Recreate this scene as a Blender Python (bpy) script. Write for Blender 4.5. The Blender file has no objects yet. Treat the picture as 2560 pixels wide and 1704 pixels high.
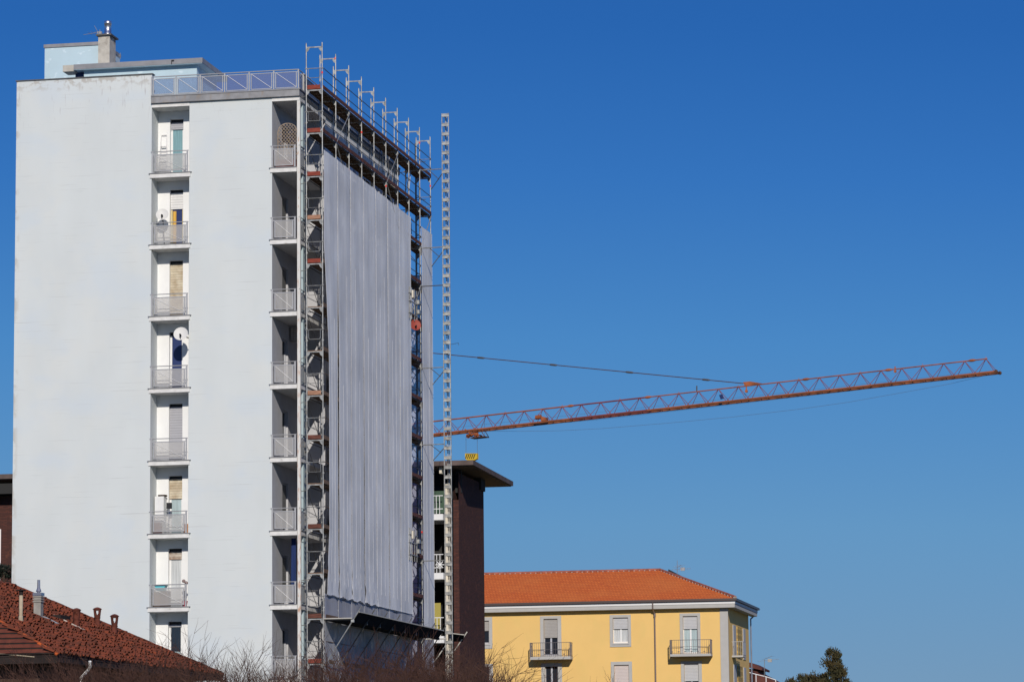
import bpy, math, random
from mathutils import Vector, Matrix
random.seed(7)
S = bpy.context.scene
R = math.radians
# ------------------------------------------------------------------ camera
F, PIT, ROLL, YAW = 8361.61, .1368, -.0101, .1947        # focal length in px of a 2560 px wide picture
CAM = Vector((37.2192, -144.7035, 1.7))
fw = Vector((-math.sin(YAW)*math.cos(PIT), math.cos(YAW)*math.cos(PIT), math.sin(PIT)))
r0 = Vector((math.cos(YAW), math.sin(YAW), 0)); u0 = r0.cross(fw)
RT = r0*math.cos(ROLL)+u0*math.sin(ROLL); UP = -r0*math.sin(ROLL)+u0*math.cos(ROLL)
cd = bpy.data.cameras.new('camera'); cam = bpy.data.objects.new('camera', cd); S.collection.objects.link(cam)
m3 = Matrix((RT, UP, -fw)).transposed()
cam.matrix_world = Matrix.Translation(CAM) @ m3.to_4x4()
cd.sensor_width = 36; cd.lens = F*36/2560; cd.clip_end = 5000; cd.clip_start = 1
S.camera = cam
S.render.resolution_x, S.render.resolution_y = 1024, 681
# ------------------------------------------------------------------ light
SUN_EL, SUN_AZ = R(26), R(17)      # azimuth measured from -Y towards +X
sd = Vector((math.sin(SUN_AZ)*math.cos(SUN_EL), -math.cos(SUN_AZ)*math.cos(SUN_EL), math.sin(SUN_EL)))
w = bpy.data.worlds.new("World"); S.world = w; w.use_nodes = True
nt = w.node_tree; bg = nt.nodes['Background']
sky = nt.nodes.new('ShaderNodeTexSky'); sky.sky_type = 'NISHITA'; sky.sun_disc = False
sky.sun_elevation = SUN_EL; sky.sun_rotation = math.pi-SUN_AZ
sky.altitude = 1500; sky.air_density = 0.85; sky.dust_density = 0.0; sky.ozone_density = 5.0
hs = nt.nodes.new('ShaderNodeHueSaturation'); hs.inputs['Saturation'].default_value = 1.15; hs.inputs['Hue'].default_value = .5
nt.links.new(sky.outputs[0], hs.inputs['Color'])
sep = nt.nodes.new('ShaderNodeSeparateColor'); nt.links.new(hs.outputs[0], sep.inputs[0])
EXPK = .0811                                  # clear, dry winter sky: deeper blue and a softer fall-off than the stock model
mulk = nt.nodes.new('ShaderNodeMath'); mulk.operation = 'MULTIPLY'; mulk.inputs[1].default_value = EXPK
nt.links.new(sep.outputs[1], mulk.inputs[0])
rmp = nt.nodes.new('ShaderNodeValToRGB'); nt.links.new(mulk.outputs[0], rmp.inputs[0])
STOPS = ((.08,(.012,.07,.30)),(.216,(.022,.130,.434)),(.266,(.036,.173,.505)),(.347,(.069,.246,.558)),(.497,(.125,.309,.552)),(.708,(.174,.322,.50)),(1.0,(.42,.45,.48)))
for i, (p_, c_) in enumerate(STOPS):
    e_ = rmp.color_ramp.elements[i] if i < 2 else rmp.color_ramp.elements.new(p_)
    e_.position = p_; e_.color = (*c_, 1)
dv = nt.nodes.new('ShaderNodeVectorMath'); dv.operation = 'SCALE'; dv.inputs['Scale'].default_value = 1/EXPK
nt.links.new(rmp.outputs[0], dv.inputs[0]); nt.links.new(dv.outputs[0], bg.inputs['Color'])

bg.inputs['Strength'].default_value = 0.09
sl = bpy.data.lights.new('sun', 'SUN'); sl.energy = 4.1; sl.angle = R(.55); sl.color = (1, .93, .83)
so = bpy.data.objects.new('sun', sl); S.collection.objects.link(so); so.rotation_euler = sd.to_track_quat('Z', 'Y').to_euler()
so.location = (0, -60, 90)
S.view_settings.view_transform = 'Standard'; S.view_settings.look = 'None'
S.view_settings.exposure = -0.15; S.view_settings.gamma = 1

# ------------------------------------------------------------------ helpers
def P(x, y, X=None, Y=None, Z=None):
    d = fw+RT*((x-1280)/F)-UP*((y-852)/F)
    t = (X-CAM.x)/d.x if X is not None else (Y-CAM.y)/d.y if Y is not None else (Z-CAM.z)/d.z
    return CAM+d*t
OFF = {}
def empty(name, loc):
    o = bpy.data.objects.new(name, None); S.collection.objects.link(o); o.location = loc
    o.empty_display_size = .3; OFF[o.name] = Vector(loc); return o
def tag(o, label=None, cat=None, group=None, kind=None):
    if label: o['label'] = label
    if cat: o['category'] = cat
    if group: o['group'] = group
    if kind: o['kind'] = kind
    return o
def thing(name, loc, label, cat, group=None):
    return tag(empty(name, loc), label, cat, group)
class MB:
    def __init__(s): s.v = []; s.f = []
    def quad(s, a, b, c, d):
        n = len(s.v); s.v += [tuple(a), tuple(b), tuple(c), tuple(d)]; s.f.append((n, n+1, n+2, n+3)); return s
    def poly(s, pts):
        n = len(s.v); s.v += [tuple(p) for p in pts]; s.f.append(tuple(range(n, n+len(pts)))); return s
    def box(s, x0, x1, y0, y1, z0, z1):
        n = len(s.v)
        s.v += [(x0,y0,z0),(x1,y0,z0),(x1,y1,z0),(x0,y1,z0),(x0,y0,z1),(x1,y0,z1),(x1,y1,z1),(x0,y1,z1)]
        s.f += [(n,n+3,n+2,n+1),(n+4,n+5,n+6,n+7),(n,n+1,n+5,n+4),(n+1,n+2,n+6,n+5),(n+2,n+3,n+7,n+6),(n+3,n,n+4,n+7)]
        return s
    def tube(s, p, q, r, n=6, r2=None, cap=True):
        p, q = Vector(p), Vector(q); d = (q-p)
        if d.length < 1e-6: return s
        d.normalize(); a = d.orthogonal().normalized(); b = d.cross(a); r2 = r if r2 is None else r2
        k = len(s.v)
        for i in range(n):
            t = 2*math.pi*i/n; o = a*math.cos(t)+b*math.sin(t); s.v.append(tuple(p+o*r)); s.v.append(tuple(q+o*r2))
        for i in range(n):
            j = (i+1) % n; s.f.append((k+2*i, k+2*j, k+2*j+1, k+2*i+1))
        if cap:
            s.f.append(tuple(k+2*i for i in reversed(range(n)))); s.f.append(tuple(k+2*i+1 for i in range(n)))
        return s
    def path(s, pts, r, n=6):
        for a, b in zip(pts, pts[1:]): s.tube(a, b, r, n)
        return s
    def prism(s, pts, off):
        off = Vector(off); a = [Vector(p) for p in pts]; n = len(a); k = len(s.v)
        s.v += [tuple(p) for p in a]+[tuple(p+off) for p in a]
        s.f.append(tuple(k+i for i in range(n))); s.f.append(tuple(k+n+i for i in reversed(range(n))))
        for i in range(n):
            j = (i+1) % n; s.f.append((k+j, k+i, k+n+i, k+n+j))
        return s
    def lathe(s, c, prof, n=16, axis=(0,0,1)):
        ax = Vector(axis).normalized(); a = ax.orthogonal().normalized(); b = ax.cross(a); c = Vector(c); k = len(s.v)
        for (r, h) in prof:
            for i in range(n):
                t = 2*math.pi*i/n; s.v.append(tuple(c+ax*h+(a*math.cos(t)+b*math.sin(t))*r))
        for j in range(len(prof)-1):
            for i in range(n):
                i2 = (i+1) % n; s.f.append((k+j*n+i, k+j*n+i2, k+(j+1)*n+i2, k+(j+1)*n+i))
        s.f.append(tuple(k+i for i in reversed(range(n)))); s.f.append(tuple(k+(len(prof)-1)*n+i for i in range(n)))
        return s
    def wall(s, plane, c, u0, u1, z0, z1, holes=(), depth=.2):
        """plane 'Y' faces -Y (u = x); plane 'X' faces +X (u = y). holes = (u0,u1,z0,z1)"""
        sg = 1 if plane == 'Y' else -1
        pt = (lambda u, z, d=0: (u, c+d, z)) if plane == 'Y' else (lambda u, z, d=0: (c-d, u, z))
        us = sorted({u0, u1} | {h[0] for h in holes} | {h[1] for h in holes}); zs = sorted({z0, z1} | {h[2] for h in holes} | {h[3] for h in holes})
        us = [u for u in us if u0 <= u <= u1]; zs = [z for z in zs if z0 <= z <= z1]
        for a, b in zip(us, us[1:]):
            run = None
            for e, g in list(zip(zs, zs[1:]))+[(None, None)]:
                solid = e is not None and not any(h[0] < (a+b)/2 < h[1] and h[2] < (e+g)/2 < h[3] for h in holes)
                if solid: run = (run[0], g) if run else (e, g)
                elif run:
                    s.quad(pt(a, run[0]), pt(b, run[0]), pt(b, run[1]), pt(a, run[1])); run = None
        for h in holes:
            a, b, e, g = h
            s.quad(pt(a, e), pt(a, g), pt(a, g, depth), pt(a, e, depth)); s.quad(pt(b, e), pt(b, e, depth), pt(b, g, depth), pt(b, g))
            s.quad(pt(a, g), pt(b, g), pt(b, g, depth), pt(a, g, depth)); s.quad(pt(a, e), pt(a, e, depth), pt(b, e, depth), pt(b, e))
        return s
    def build(s, name, mat, parent=None, smooth=False, loc=None):
        off = OFF.get(parent.name, Vector((0,0,0))) if parent else (Vector(loc) if loc else Vector((0,0,0)))
        me = bpy.data.meshes.new(name)
        me.from_pydata([(v[0]-off.x, v[1]-off.y, v[2]-off.z) for v in s.v], [], s.f); me.update()
        me.materials.append(mat)
        o = bpy.data.objects.new(name, me); S.collection.objects.link(o)
        if parent: o.parent = parent
        else: o.location = off
        OFF[o.name] = off
        if smooth:
            for p in me.polygons: p.use_smooth = True
        return o
def top(mb, name, mat, loc, label, cat, group=None, smooth=False):
    return tag(mb.build(name, mat, None, smooth, loc), label, cat, group)
# ------------------------------------------------------------------ materials
def lin(c): return tuple(((x/255+.055)/1.055)**2.4 if x/255 > .04045 else x/255/12.92 for x in c)
def mat(name, col, rough=.8, metal=0, noise=0, scale=2.0, col2=None, stretch=(1,1,1), bump=0, bscale=40, spec=.3, detail=4, lo=.35, hi=.65):
    m = bpy.data.materials.new(name); m.use_nodes = True; n = m.node_tree; b = n.nodes['Principled BSDF']
    b.inputs['Base Color'].default_value = (*col, 1); b.inputs['Roughness'].default_value = rough; b.inputs['Metallic'].default_value = metal
    b.inputs['Specular IOR Level'].default_value = spec
    g = n.nodes.new('ShaderNodeNewGeometry')
    if col2 is not None or noise:
        if col2 is None: col2 = tuple(x*(1-noise) for x in col)
        mp = n.nodes.new('ShaderNodeMapping'); mp.inputs['Scale'].default_value = stretch
        nz = n.nodes.new('ShaderNodeTexNoise'); nz.inputs['Scale'].default_value = scale; nz.inputs['Detail'].default_value = detail
        cr = n.nodes.new('ShaderNodeValToRGB'); cr.color_ramp.elements[0].position = lo; cr.color_ramp.elements[1].position = hi
        cr.color_ramp.elements[0].color = (*col, 1); cr.color_ramp.elements[1].color = (*col2, 1)
        n.links.new(g.outputs['Position'], mp.inputs[0]); n.links.new(mp.outputs[0], nz.inputs['Vector'])
        n.links.new(nz.outputs['Fac'], cr.inputs[0]); n.links.new(cr.outputs[0], b.inputs['Base Color'])
    if bump:
        nb = n.nodes.new('ShaderNodeTexNoise'); nb.inputs['Scale'].default_value = bscale; nb.inputs['Detail'].default_value = 3
        bp = n.nodes.new('ShaderNodeBump'); bp.inputs['Strength'].default_value = bump; bp.inputs['Distance'].default_value = .02
        n.links.new(g.outputs['Position'], nb.inputs['Vector']); n.links.new(nb.outputs['Fac'], bp.inputs['Height']); n.links.new(bp.outputs[0], b.inputs['Normal'])
    return m
def layer(m, col, scale, stretch, lo, hi, zr=None, amount=1.0):
    """mix a second procedural colour (dirt, stains, patches) over the base, optionally only between two heights"""
    n = m.node_tree; b = n.nodes['Principled BSDF']; L = n.links
    src = b.inputs['Base Color'].links[0].from_socket if b.inputs['Base Color'].links else None
    g = n.nodes.new('ShaderNodeNewGeometry'); mp = n.nodes.new('ShaderNodeMapping'); mp.inputs['Scale'].default_value = stretch
    mp.inputs['Location'].default_value = (random.random()*9, 3.3, random.random()*9)
    nz = n.nodes.new('ShaderNodeTexNoise'); nz.inputs['Scale'].default_value = scale; nz.inputs['Detail'].default_value = 6
    mr = n.nodes.new('ShaderNodeMapRange'); mr.inputs['From Min'].default_value = lo; mr.inputs['From Max'].default_value = hi; mr.inputs['To Max'].default_value = amount
    L.new(g.outputs['Position'], mp.inputs[0]); L.new(mp.outputs[0], nz.inputs['Vector']); L.new(nz.outputs['Fac'], mr.inputs[0])
    fac = mr.outputs[0]
    if zr:
        sx = n.nodes.new('ShaderNodeSeparateXYZ'); L.new(g.outputs['Position'], sx.inputs[0])
        m2 = n.nodes.new('ShaderNodeMapRange'); m2.inputs['From Min'].default_value = zr[0]; m2.inputs['From Max'].default_value = zr[1]
        L.new(sx.outputs[2 if len(zr) < 3 else zr[2]], m2.inputs[0])
        mu = n.nodes.new('ShaderNodeMath'); mu.operation = 'MULTIPLY'; L.new(fac, mu.inputs[0]); L.new(m2.outputs[0], mu.inputs[1]); fac = mu.outputs[0]
    mx = n.nodes.new('ShaderNodeMix'); mx.data_type = 'RGBA'
    L.new(fac, mx.inputs[0]); mx.inputs[7].default_value = (*col, 1)
    if src: L.new(src, mx.inputs[6])
    else: mx.inputs[6].default_value = b.inputs['Base Color'].default_value
    L.new(mx.outputs[2], b.inputs['Base Color'])
    return m
def sheer(name, col, alpha, trans=.3, rough=.6, streak=None, tint=None):
    """thin sheet: transparent share, diffuse share, translucent share"""
    m = bpy.data.materials.new(name); m.use_nodes = True; n = m.node_tree; L = n.links
    n.nodes.remove(n.nodes['Principled BSDF']); out = n.nodes['Material Output']
    d = n.nodes.new('ShaderNodeBsdfDiffuse'); t = n.nodes.new('ShaderNodeBsdfTranslucent'); tr = n.nodes.new('ShaderNodeBsdfTransparent')
    if tint: tr.inputs[0].default_value = (*tint, 1)
    a = n.nodes.new('ShaderNodeMixShader'); b = n.nodes.new('ShaderNodeMixShader')
    for x in (d, t): x.inputs['Color'].default_value = (*col, 1)
    a.inputs[0].default_value = trans; b.inputs[0].default_value = alpha
    L.new(d.outputs[0], a.inputs[1]); L.new(t.outputs[0], a.inputs[2]); L.new(tr.outputs[0], b.inputs[1]); L.new(a.outputs[0], b.inputs[2]); L.new(b.outputs[0], out.inputs[0])
    if streak:
        g = n.nodes.new('ShaderNodeNewGeometry'); mp = n.nodes.new('ShaderNodeMapping'); mp.inputs['Scale'].default_value = streak[1]
        nz = n.nodes.new('ShaderNodeTexNoise'); nz.inputs['Scale'].default_value = streak[0]; nz.inputs['Detail'].default_value = 5
        nz2 = n.nodes.new('ShaderNodeTexNoise'); nz2.inputs['Scale'].default_value = .35; nz2.inputs['Detail'].default_value = 3
        ad = n.nodes.new('ShaderNodeMath'); ad.operation = 'ADD'; ad.use_clamp = False
        cr = n.nodes.new('ShaderNodeMapRange'); cr.inputs['From Min'].default_value = .7; cr.inputs['From Max'].default_value = 1.3
        cr.inputs['To Min'].default_value = streak[2]; cr.inputs['To Max'].default_value = streak[3]
        L.new(g.outputs['Position'], mp.inputs[0]); L.new(mp.outputs[0], nz.inputs['Vector']); L.new(g.outputs['Position'], nz2.inputs['Vector'])
        L.new(nz.outputs['Fac'], ad.inputs[0]); L.new(nz2.outputs['Fac'], ad.inputs[1]); L.new(ad.outputs[0], cr.inputs[0])
        L.new(cr.outputs[0], b.inputs[0])
        mx = n.nodes.new('ShaderNodeMix'); mx.data_type = 'RGBA'; mx.inputs[6].default_value = (*[c*.82 for c in col], 1); mx.inputs[7].default_value = (*[min(.95, c*1.12) for c in col], 1)
        m2 = n.nodes.new('ShaderNodeMapRange'); m2.inputs['From Min'].default_value = .75; m2.inputs['From Max'].default_value = 1.25
        L.new(ad.outputs[0], m2.inputs[0]); L.new(m2.outputs[0], mx.inputs[0])
        L.new(mx.outputs[2], d.inputs['Color']); L.new(mx.outputs[2], t.inputs['Color'])
    return m
def bricks(name, c1, c2, mortar, plane='XZ', bw=.25, bh=.07, rough=.9, msize=.012, bias=0, off=.5, extra=None):
    m = bpy.data.materials.new(name); m.use_nodes = True; n = m.node_tree; b = n.nodes['Principled BSDF']; L = n.links
    b.inputs['Roughness'].default_value = rough; b.inputs['Specular IOR Level'].default_value = .2
    g = n.nodes.new('ShaderNodeNewGeometry'); sx = n.nodes.new('ShaderNodeSeparateXYZ'); cb = n.nodes.new('ShaderNodeCombineXYZ')
    L.new(g.outputs['Position'], sx.inputs[0])
    if plane == 'AUTO':
        ad = n.nodes.new('ShaderNodeMath'); ad.operation = 'ADD'; L.new(sx.outputs[0], ad.inputs[0]); L.new(sx.outputs[1], ad.inputs[1]); L.new(ad.outputs[0], cb.inputs[0])
    else: L.new(sx.outputs[0 if plane[0] == 'X' else 1], cb.inputs[0])
    L.new(sx.outputs[2 if plane[-1] == 'Z' or plane == 'AUTO' else 1], cb.inputs[1])
    t = n.nodes.new('ShaderNodeTexBrick'); t.inputs['Scale'].default_value = 1; t.inputs['Brick Width'].default_value = bw; t.inputs['Row Height'].default_value = bh
    t.inputs['Mortar Size'].default_value = msize; t.inputs['Bias'].default_value = bias; t.offset = off
    t.inputs['Color1'].default_value = (*c1, 1); t.inputs['Color2'].default_value = (*c2, 1); t.inputs['Mortar'].default_value = (*mortar, 1)
    L.new(cb.outputs[0], t.inputs['Vector']); L.new(t.outputs['Color'], b.inputs['Base Color'])
    bp = n.nodes.new('ShaderNodeBump'); bp.inputs['Strength'].default_value = .4; bp.inputs['Distance'].default_value = .02; bp.invert = True
    L.new(t.outputs['Fac'], bp.inputs['Height']); L.new(bp.outputs[0], b.inputs['Normal'])
    return m
M = {}
M['wall'] = mat('white_render', (.610,.645,.645), .85, noise=.05, scale=.6, stretch=(1,1,.4), bump=.1, bscale=30)
layer(M['wall'], (.55,.61,.66), .35, (1,1,1.6), .52, .66, amount=.55)
layer(M['wall'], (.64,.65,.62), .7, (1.0,1,.7), .5, .7, amount=.4)
layer(M['wall'], (.40,.37,.33), 2.4, (1.2,1,1.5), .50, .60, zr=(34.35,34.85), amount=.75)
layer(M['wall'], (.38,.36,.37), 9, (1.6,1,.16), .63, .70, zr=(32.4,34.2), amount=.6)
layer(M['wall'], (.40,.37,.32), 1.6, (1.2,1,.9), .50, .58, zr=(-14.35,-14.6,0), amount=.65)
layer(M['wall'], (.42,.43,.43), 1.5, (.25,1,14), .64, .69, amount=.55)
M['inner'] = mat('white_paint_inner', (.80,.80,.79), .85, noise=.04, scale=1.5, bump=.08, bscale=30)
M['loggia'] = mat('loggia_white_shaded', (.48,.48,.50), .88, noise=.08, scale=2)  # white walls greyed, the loggia's shade put into the colour
M['slab'] = mat('slab_white', (.74,.73,.71), .85, noise=.15, scale=4, bump=.1)
layer(M['slab'], (.40,.37,.33), 5, (1,1,2), .60, .74, amount=.6)
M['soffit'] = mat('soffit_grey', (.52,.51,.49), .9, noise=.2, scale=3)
M['fascia'] = mat('fascia_metal', (.30,.30,.31), .55, noise=.25, scale=2.5, metal=.1)
layer(M['fascia'], (.26,.20,.15), 3, (1.5,1,.5), .55, .7, amount=.6)
M['coping'] = mat('coping_grey', (.28,.28,.295), .55, noise=.2, scale=2, metal=.1)
M['pale_blue'] = mat('pale_blue_render', (.47,.60,.66), .85, noise=.04, scale=1.2)
layer(M['pale_blue'], (.72,.82,.88), 2.4, (1,1,1.4), .60, .68, amount=.5)
M['blue_fin'] = mat('pale_teal_paint', (.40,.49,.51), .8, noise=.06, scale=2)
M['beige'] = mat('beige_render', (.50,.48,.43), .9, noise=.15, scale=2)
M['concrete'] = mat('concrete_old', (.52,.49,.43), .9, noise=.2, scale=3, bump=.2, bscale=15)
layer(M['concrete'], (.22,.19,.16), 3.0, (1,1,1), .48, .62, zr=(36.4,37.5), amount=.8)
M['column'] = mat('column_paint', (.66,.65,.62), .7, noise=.08, scale=3)
layer(M['column'], (.42,.20,.10), 6, (2,2,.5), .50, .66, zr=(30,12), amount=.85)
layer(M['column'], (.45,.25,.14), 6, (2,2,.5), .60, .70, amount=.7)
M['rail'] = mat('rail_grey', (.42,.42,.43), .45, metal=.25, noise=.1, scale=6)
M['brace'] = mat('brace_light', (.62,.62,.62), .5, metal=.2)
M['frost'] = sheer('frosted_glass', (.62,.61,.60), .46, .35)
M['frost_dark'] = sheer('frosted_glass_terrace', (.36,.38,.44), .32, .25, tint=(.70,.80,.94))
M['frame_white'] = mat('window_frame_white', (.74,.74,.73), .5)
M['frame_grey'] = mat('window_frame_grey', (.42,.43,.47), .5)
M['glass'] = mat('window_glass', (.02,.025,.035), .06, spec=.6)
M['navy'] = mat('navy_dark', (.02,.035,.12), .4, spec=.4)
def slat(name, col, pitch=.055, rough=.6, col2=None, dirt=None):
    m = mat(name, col, rough, noise=.05, scale=3, col2=col2); n = m.node_tree; L = n.links; b = n.nodes['Principled BSDF']
    g = n.nodes.new('ShaderNodeNewGeometry'); sx = n.nodes.new('ShaderNodeSeparateXYZ'); L.new(g.outputs['Position'], sx.inputs[0])
    a = n.nodes.new('ShaderNodeMath'); a.operation = 'DIVIDE'; a.inputs[1].default_value = pitch; L.new(sx.outputs[2], a.inputs[0])
    f = n.nodes.new('ShaderNodeMath'); f.operation = 'FRACT'; L.new(a.outputs[0], f.inputs[0])
    r = n.nodes.new('ShaderNodeValToRGB'); r.color_ramp.elements[0].color = (.45,.45,.45,1); r.color_ramp.elements[1].color = (1,1,1,1); r.color_ramp.elements[1].position = .25
    L.new(f.outputs[0], r.inputs[0])
    mx = n.nodes.new('ShaderNodeMix'); mx.data_type = 'RGBA'; mx.blend_type = 'MULTIPLY'; mx.inputs[0].default_value = 1
    src = b.inputs['Base Color'].links[0].from_socket; L.new(src, mx.inputs[6]); L.new(r.outputs[0], mx.inputs[7]); L.new(mx.outputs[2], b.inputs['Base Color'])
    bp = n.nodes.new('ShaderNodeBump'); bp.inputs['Strength'].default_value = .5; bp.inputs['Distance'].default_value = .01; L.new(r.outputs[0], bp.inputs['Height']); L.new(bp.outputs[0], b.inputs['Normal'])
    return m
M['shut_grey'] = slat('shutter_grey', (.40,.40,.43), .12)
M['shut_white'] = slat('shutter_white', (.72,.71,.70), .12)
M['shut_cream'] = slat('shutter_cream', (.60,.53,.40), .12, col2=(.42,.33,.22))
M['shut_brown'] = slat('shutter_peeling', (.55,.50,.43), .12, col2=(.24,.13,.08))
M['shut_dark'] = slat('shutter_dark', (.16,.16,.16), .08)
def curt(name, col): return mat(name, col, .8, noise=.28, scale=7, stretch=(3,3,.12), spec=.1)
M['cur_teal'] = curt('curtain_teal', (.22,.38,.42)); M['cur_white'] = curt('curtain_white', (.58,.60,.61)); M['cur_yellow'] = curt('curtain_yellow', (.72,.43,.09))
M['cur_blue'] = curt('curtain_blue', (.025,.045,.14)); M['cur_pale'] = curt('curtain_pale', (.42,.52,.54)); M['cur_cream'] = curt('curtain_cream', (.62,.52,.28))
M['galv'] = mat('galvanised_steel', (.45,.45,.43), .45, metal=.5, noise=.45, scale=5)
M['steel_dark'] = mat('weathered_steel', (.13,.13,.13), .6, metal=.4, noise=.3, scale=6)
M['plank'] = mat('deck_wood', (.22,.14,.09), .9, noise=.4, scale=4, stretch=(4,.6,4))
M['toe_red'] = mat('toe_board_red', (.27,.05,.03), .75, noise=.35, scale=5, stretch=(1,1,4))
M['toe_brown'] = mat('toe_board_brown', (.16,.06,.042), .85, noise=.5, scale=3, stretch=(1,1,4))
M['toe_pale'] = mat('toe_board_pale', (.42,.22,.14), .85, noise=.35, scale=4, stretch=(1,1,4))
M['red_mark'] = mat('red_plastic', (.75,.05,.03), .5)
M['net'] = sheer('debris_net', (.90,.90,.905), .85, .12, streak=(4, (1,7,.22), .91, 1.0))
M['net_low'] = sheer('debris_net_lower_shaded', (.60,.60,.64), .70, .10, streak=(4, (1,7,.22), .58, .80))  # same net, darker colour carries the shade under the fan
M['net_end'] = sheer('debris_net_end_shaded', (.42,.45,.58), .80, .35, streak=(2.2, (5.5,1,.22), .74, .88))  # bluish dark tone: backlit shade put into the net colour
M['hem'] = mat('net_hem', (.66,.66,.68), .8, noise=.2, scale=5)
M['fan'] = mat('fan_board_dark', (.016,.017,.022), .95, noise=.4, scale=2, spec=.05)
M['black'] = mat('black_paint', (.02,.02,.022), .6)
M['crane_o'] = mat('crane_orange', (.39,.115,.04), .6, noise=.45, scale=1.2)
M['crane_r'] = mat('crane_red', (.24,.05,.045), .55, noise=.3, scale=1.2)
M['crane_d'] = mat('crane_rust_dark', (.10,.045,.025), .7, noise=.3, scale=2)
M['cable'] = mat('steel_cable', (.10,.09,.09), .6, metal=.3)
M['brick_dark'] = bricks('dark_brick', (.11,.038,.028), (.062,.025,.022), (.045,.028,.024), 'AUTO', .26, .075)
layer(M['brick_dark'], (.17,.065,.04), 2.5, (1,1,1), .60, .70, amount=.5)
M['roof_slab'] = mat('roof_slab_brown', (.135,.10,.09), .8, noise=.3, scale=1.5)
M['soffit_brown'] = mat('soffit_dark_brown', (.09,.066,.055), .9, noise=.15, scale=1)
M['cream'] = mat('cream_render', (.66,.60,.49), .85, noise=.08, scale=2)
M['white'] = mat('white_paint', (.76,.76,.75), .7, noise=.06, scale=3)
M['green_panel'] = mat('green_panel', (.05,.09,.06), .7)
M['mustard'] = mat('mustard_panel', (.36,.30,.07), .7)
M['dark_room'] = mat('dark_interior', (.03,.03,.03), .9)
M['yellow'] = mat('yellow_render', (.78,.51,.18), .88, noise=.05, scale=.5, bump=.08)
layer(M['yellow'], (.70,.49,.17), 1.2, (1,1,.5), .5, .7, amount=.5)
M['grey_trim'] = mat('grey_trim', (.44,.43,.41), .85, noise=.06, scale=2)
M['white_band'] = mat('white_cornice', (.72,.72,.72), .8)
M['gutter'] = mat('brown_gutter', (.10,.075,.07), .45, metal=.4)
M['pipe_grey'] = mat('downpipe_metal', (.24,.19,.17), .4, metal=.5)
M['tile_y'] = bricks('orange_tiles', (.68,.165,.035), (.58,.13,.028), (.44,.09,.024), 'XZ', .22, .14, msize=.02)
layer(M['tile_y'], (.62,.20,.05), .25, (1,1,1), .45, .70, amount=.4)
layer(M['tile_y'], (.34,.07,.03), 5, (1,1,1), .58, .70, amount=.5)
M['ridge_y'] = mat('ridge_tiles', (.36,.12,.08), .85, noise=.4, scale=4)
M['mortar'] = mat('lime_mortar', (.48,.42,.36), .9, noise=.3, scale=6)
M['tile_old'] = mat('old_tiles', (.23,.052,.021), .9, col2=(.115,.032,.015), scale=1.6, detail=8, bump=.3, bscale=25)
layer(M['tile_old'], (.32,.07,.026), 1.9, (1,1,1), .60, .70, amount=.6)
layer(M['tile_old'], (.065,.030,.017), 6, (1,1,1), .50, .62, amount=.6)
M['tile_flat'] = mat('flat_tiles', (.17,.045,.025), .9, col2=(.10,.03,.02), scale=3)
M['hip_orange'] = mat('hip_tiles_orange', (.50,.10,.022), .85, noise=.35, scale=5)
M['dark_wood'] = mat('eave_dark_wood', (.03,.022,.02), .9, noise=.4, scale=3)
M['house_wall'] = mat('house_wall_brown', (.10,.06,.045), .9, noise=.5, scale=1.5)
M['terracotta'] = mat('terracotta_old', (.16,.045,.028), .9, noise=.55, scale=5)
M['zinc'] = mat('zinc_pipe', (.42,.42,.46), .3, metal=.7, noise=.2)
M['chrome'] = mat('stainless_flue', (.80,.80,.84), .38, metal=1.0, noise=.2, scale=3)
M['vent_beige'] = mat('vent_pipe_beige', (.46,.38,.27), .8, noise=.25, scale=4)
M['cement'] = mat('cement_chimney', (.34,.32,.29), .9, noise=.25, scale=4)
M['dish'] = mat('dish_white', (.66,.65,.62), .5, noise=.05, scale=3)
M['dish_red'] = mat('dish_brick_red', (.30,.052,.035), .6, noise=.1, scale=3)
M['antenna'] = mat('antenna_metal', (.40,.40,.40), .4, metal=.6)
M['ant_orange'] = mat('antenna_orange_box', (.40,.22,.12), .7)
M['twig'] = mat('bare_twigs', (.13,.075,.052), .9, noise=.4, scale=2)
M['twig_dark'] = mat('bare_twigs_dark', (.115,.055,.036), .9, noise=.4, scale=2)
M['leaf_dry'] = mat('dry_leaf', (.42,.26,.15), .9, noise=.3)
M['conifer'] = mat('conifer_foliage', (.038,.042,.018), .8, col2=(.085,.060,.022), scale=1.2)
M['cedar'] = mat('cedar_foliage', (.035,.050,.038), .85, noise=.5, scale=3)
M['bark'] = mat('bark', (.08,.055,.04), .95, noise=.4, scale=5)
M['trellis'] = mat('trellis_wood', (.42,.33,.25), .85, noise=.35, scale=6)
M['planter'] = mat('planter_brick_red', (.26,.085,.065), .8, noise=.2, scale=5)
M['cyan'] = mat('cyan_plastic', (.12,.50,.55), .4); M['redp'] = mat('red_pot', (.45,.03,.05), .5)
M['box_brown'] = mat('cardboard', (.38,.26,.17), .9, noise=.2, scale=4); M['dried'] = mat('dried_flowers', (.34,.24,.22), .95, noise=.3, scale=20)
M['plastic_w'] = mat('white_plastic', (.72,.72,.71), .45); M['alu'] = mat('aluminium_ladder', (.74,.72,.72), .4, metal=.2)
M['ground'] = mat('ground_soil', (.14,.13,.09), .95, col2=(.08,.09,.045), scale=.2)
M['yblock'] = mat('hook_block_yellow', (.60,.41,.03), .5, noise=.1)
M['glass_blue'] = mat('window_glass_blue', (.03,.055,.13), .12, spec=.7)
M['panel_pale'] = mat('facade_panel_pale', (.80,.80,.80), .85, noise=.08, scale=2)
M['far_roof'] = mat('far_roof_maroon', (.13,.045,.035), .9, noise=.3, scale=2)

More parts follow.
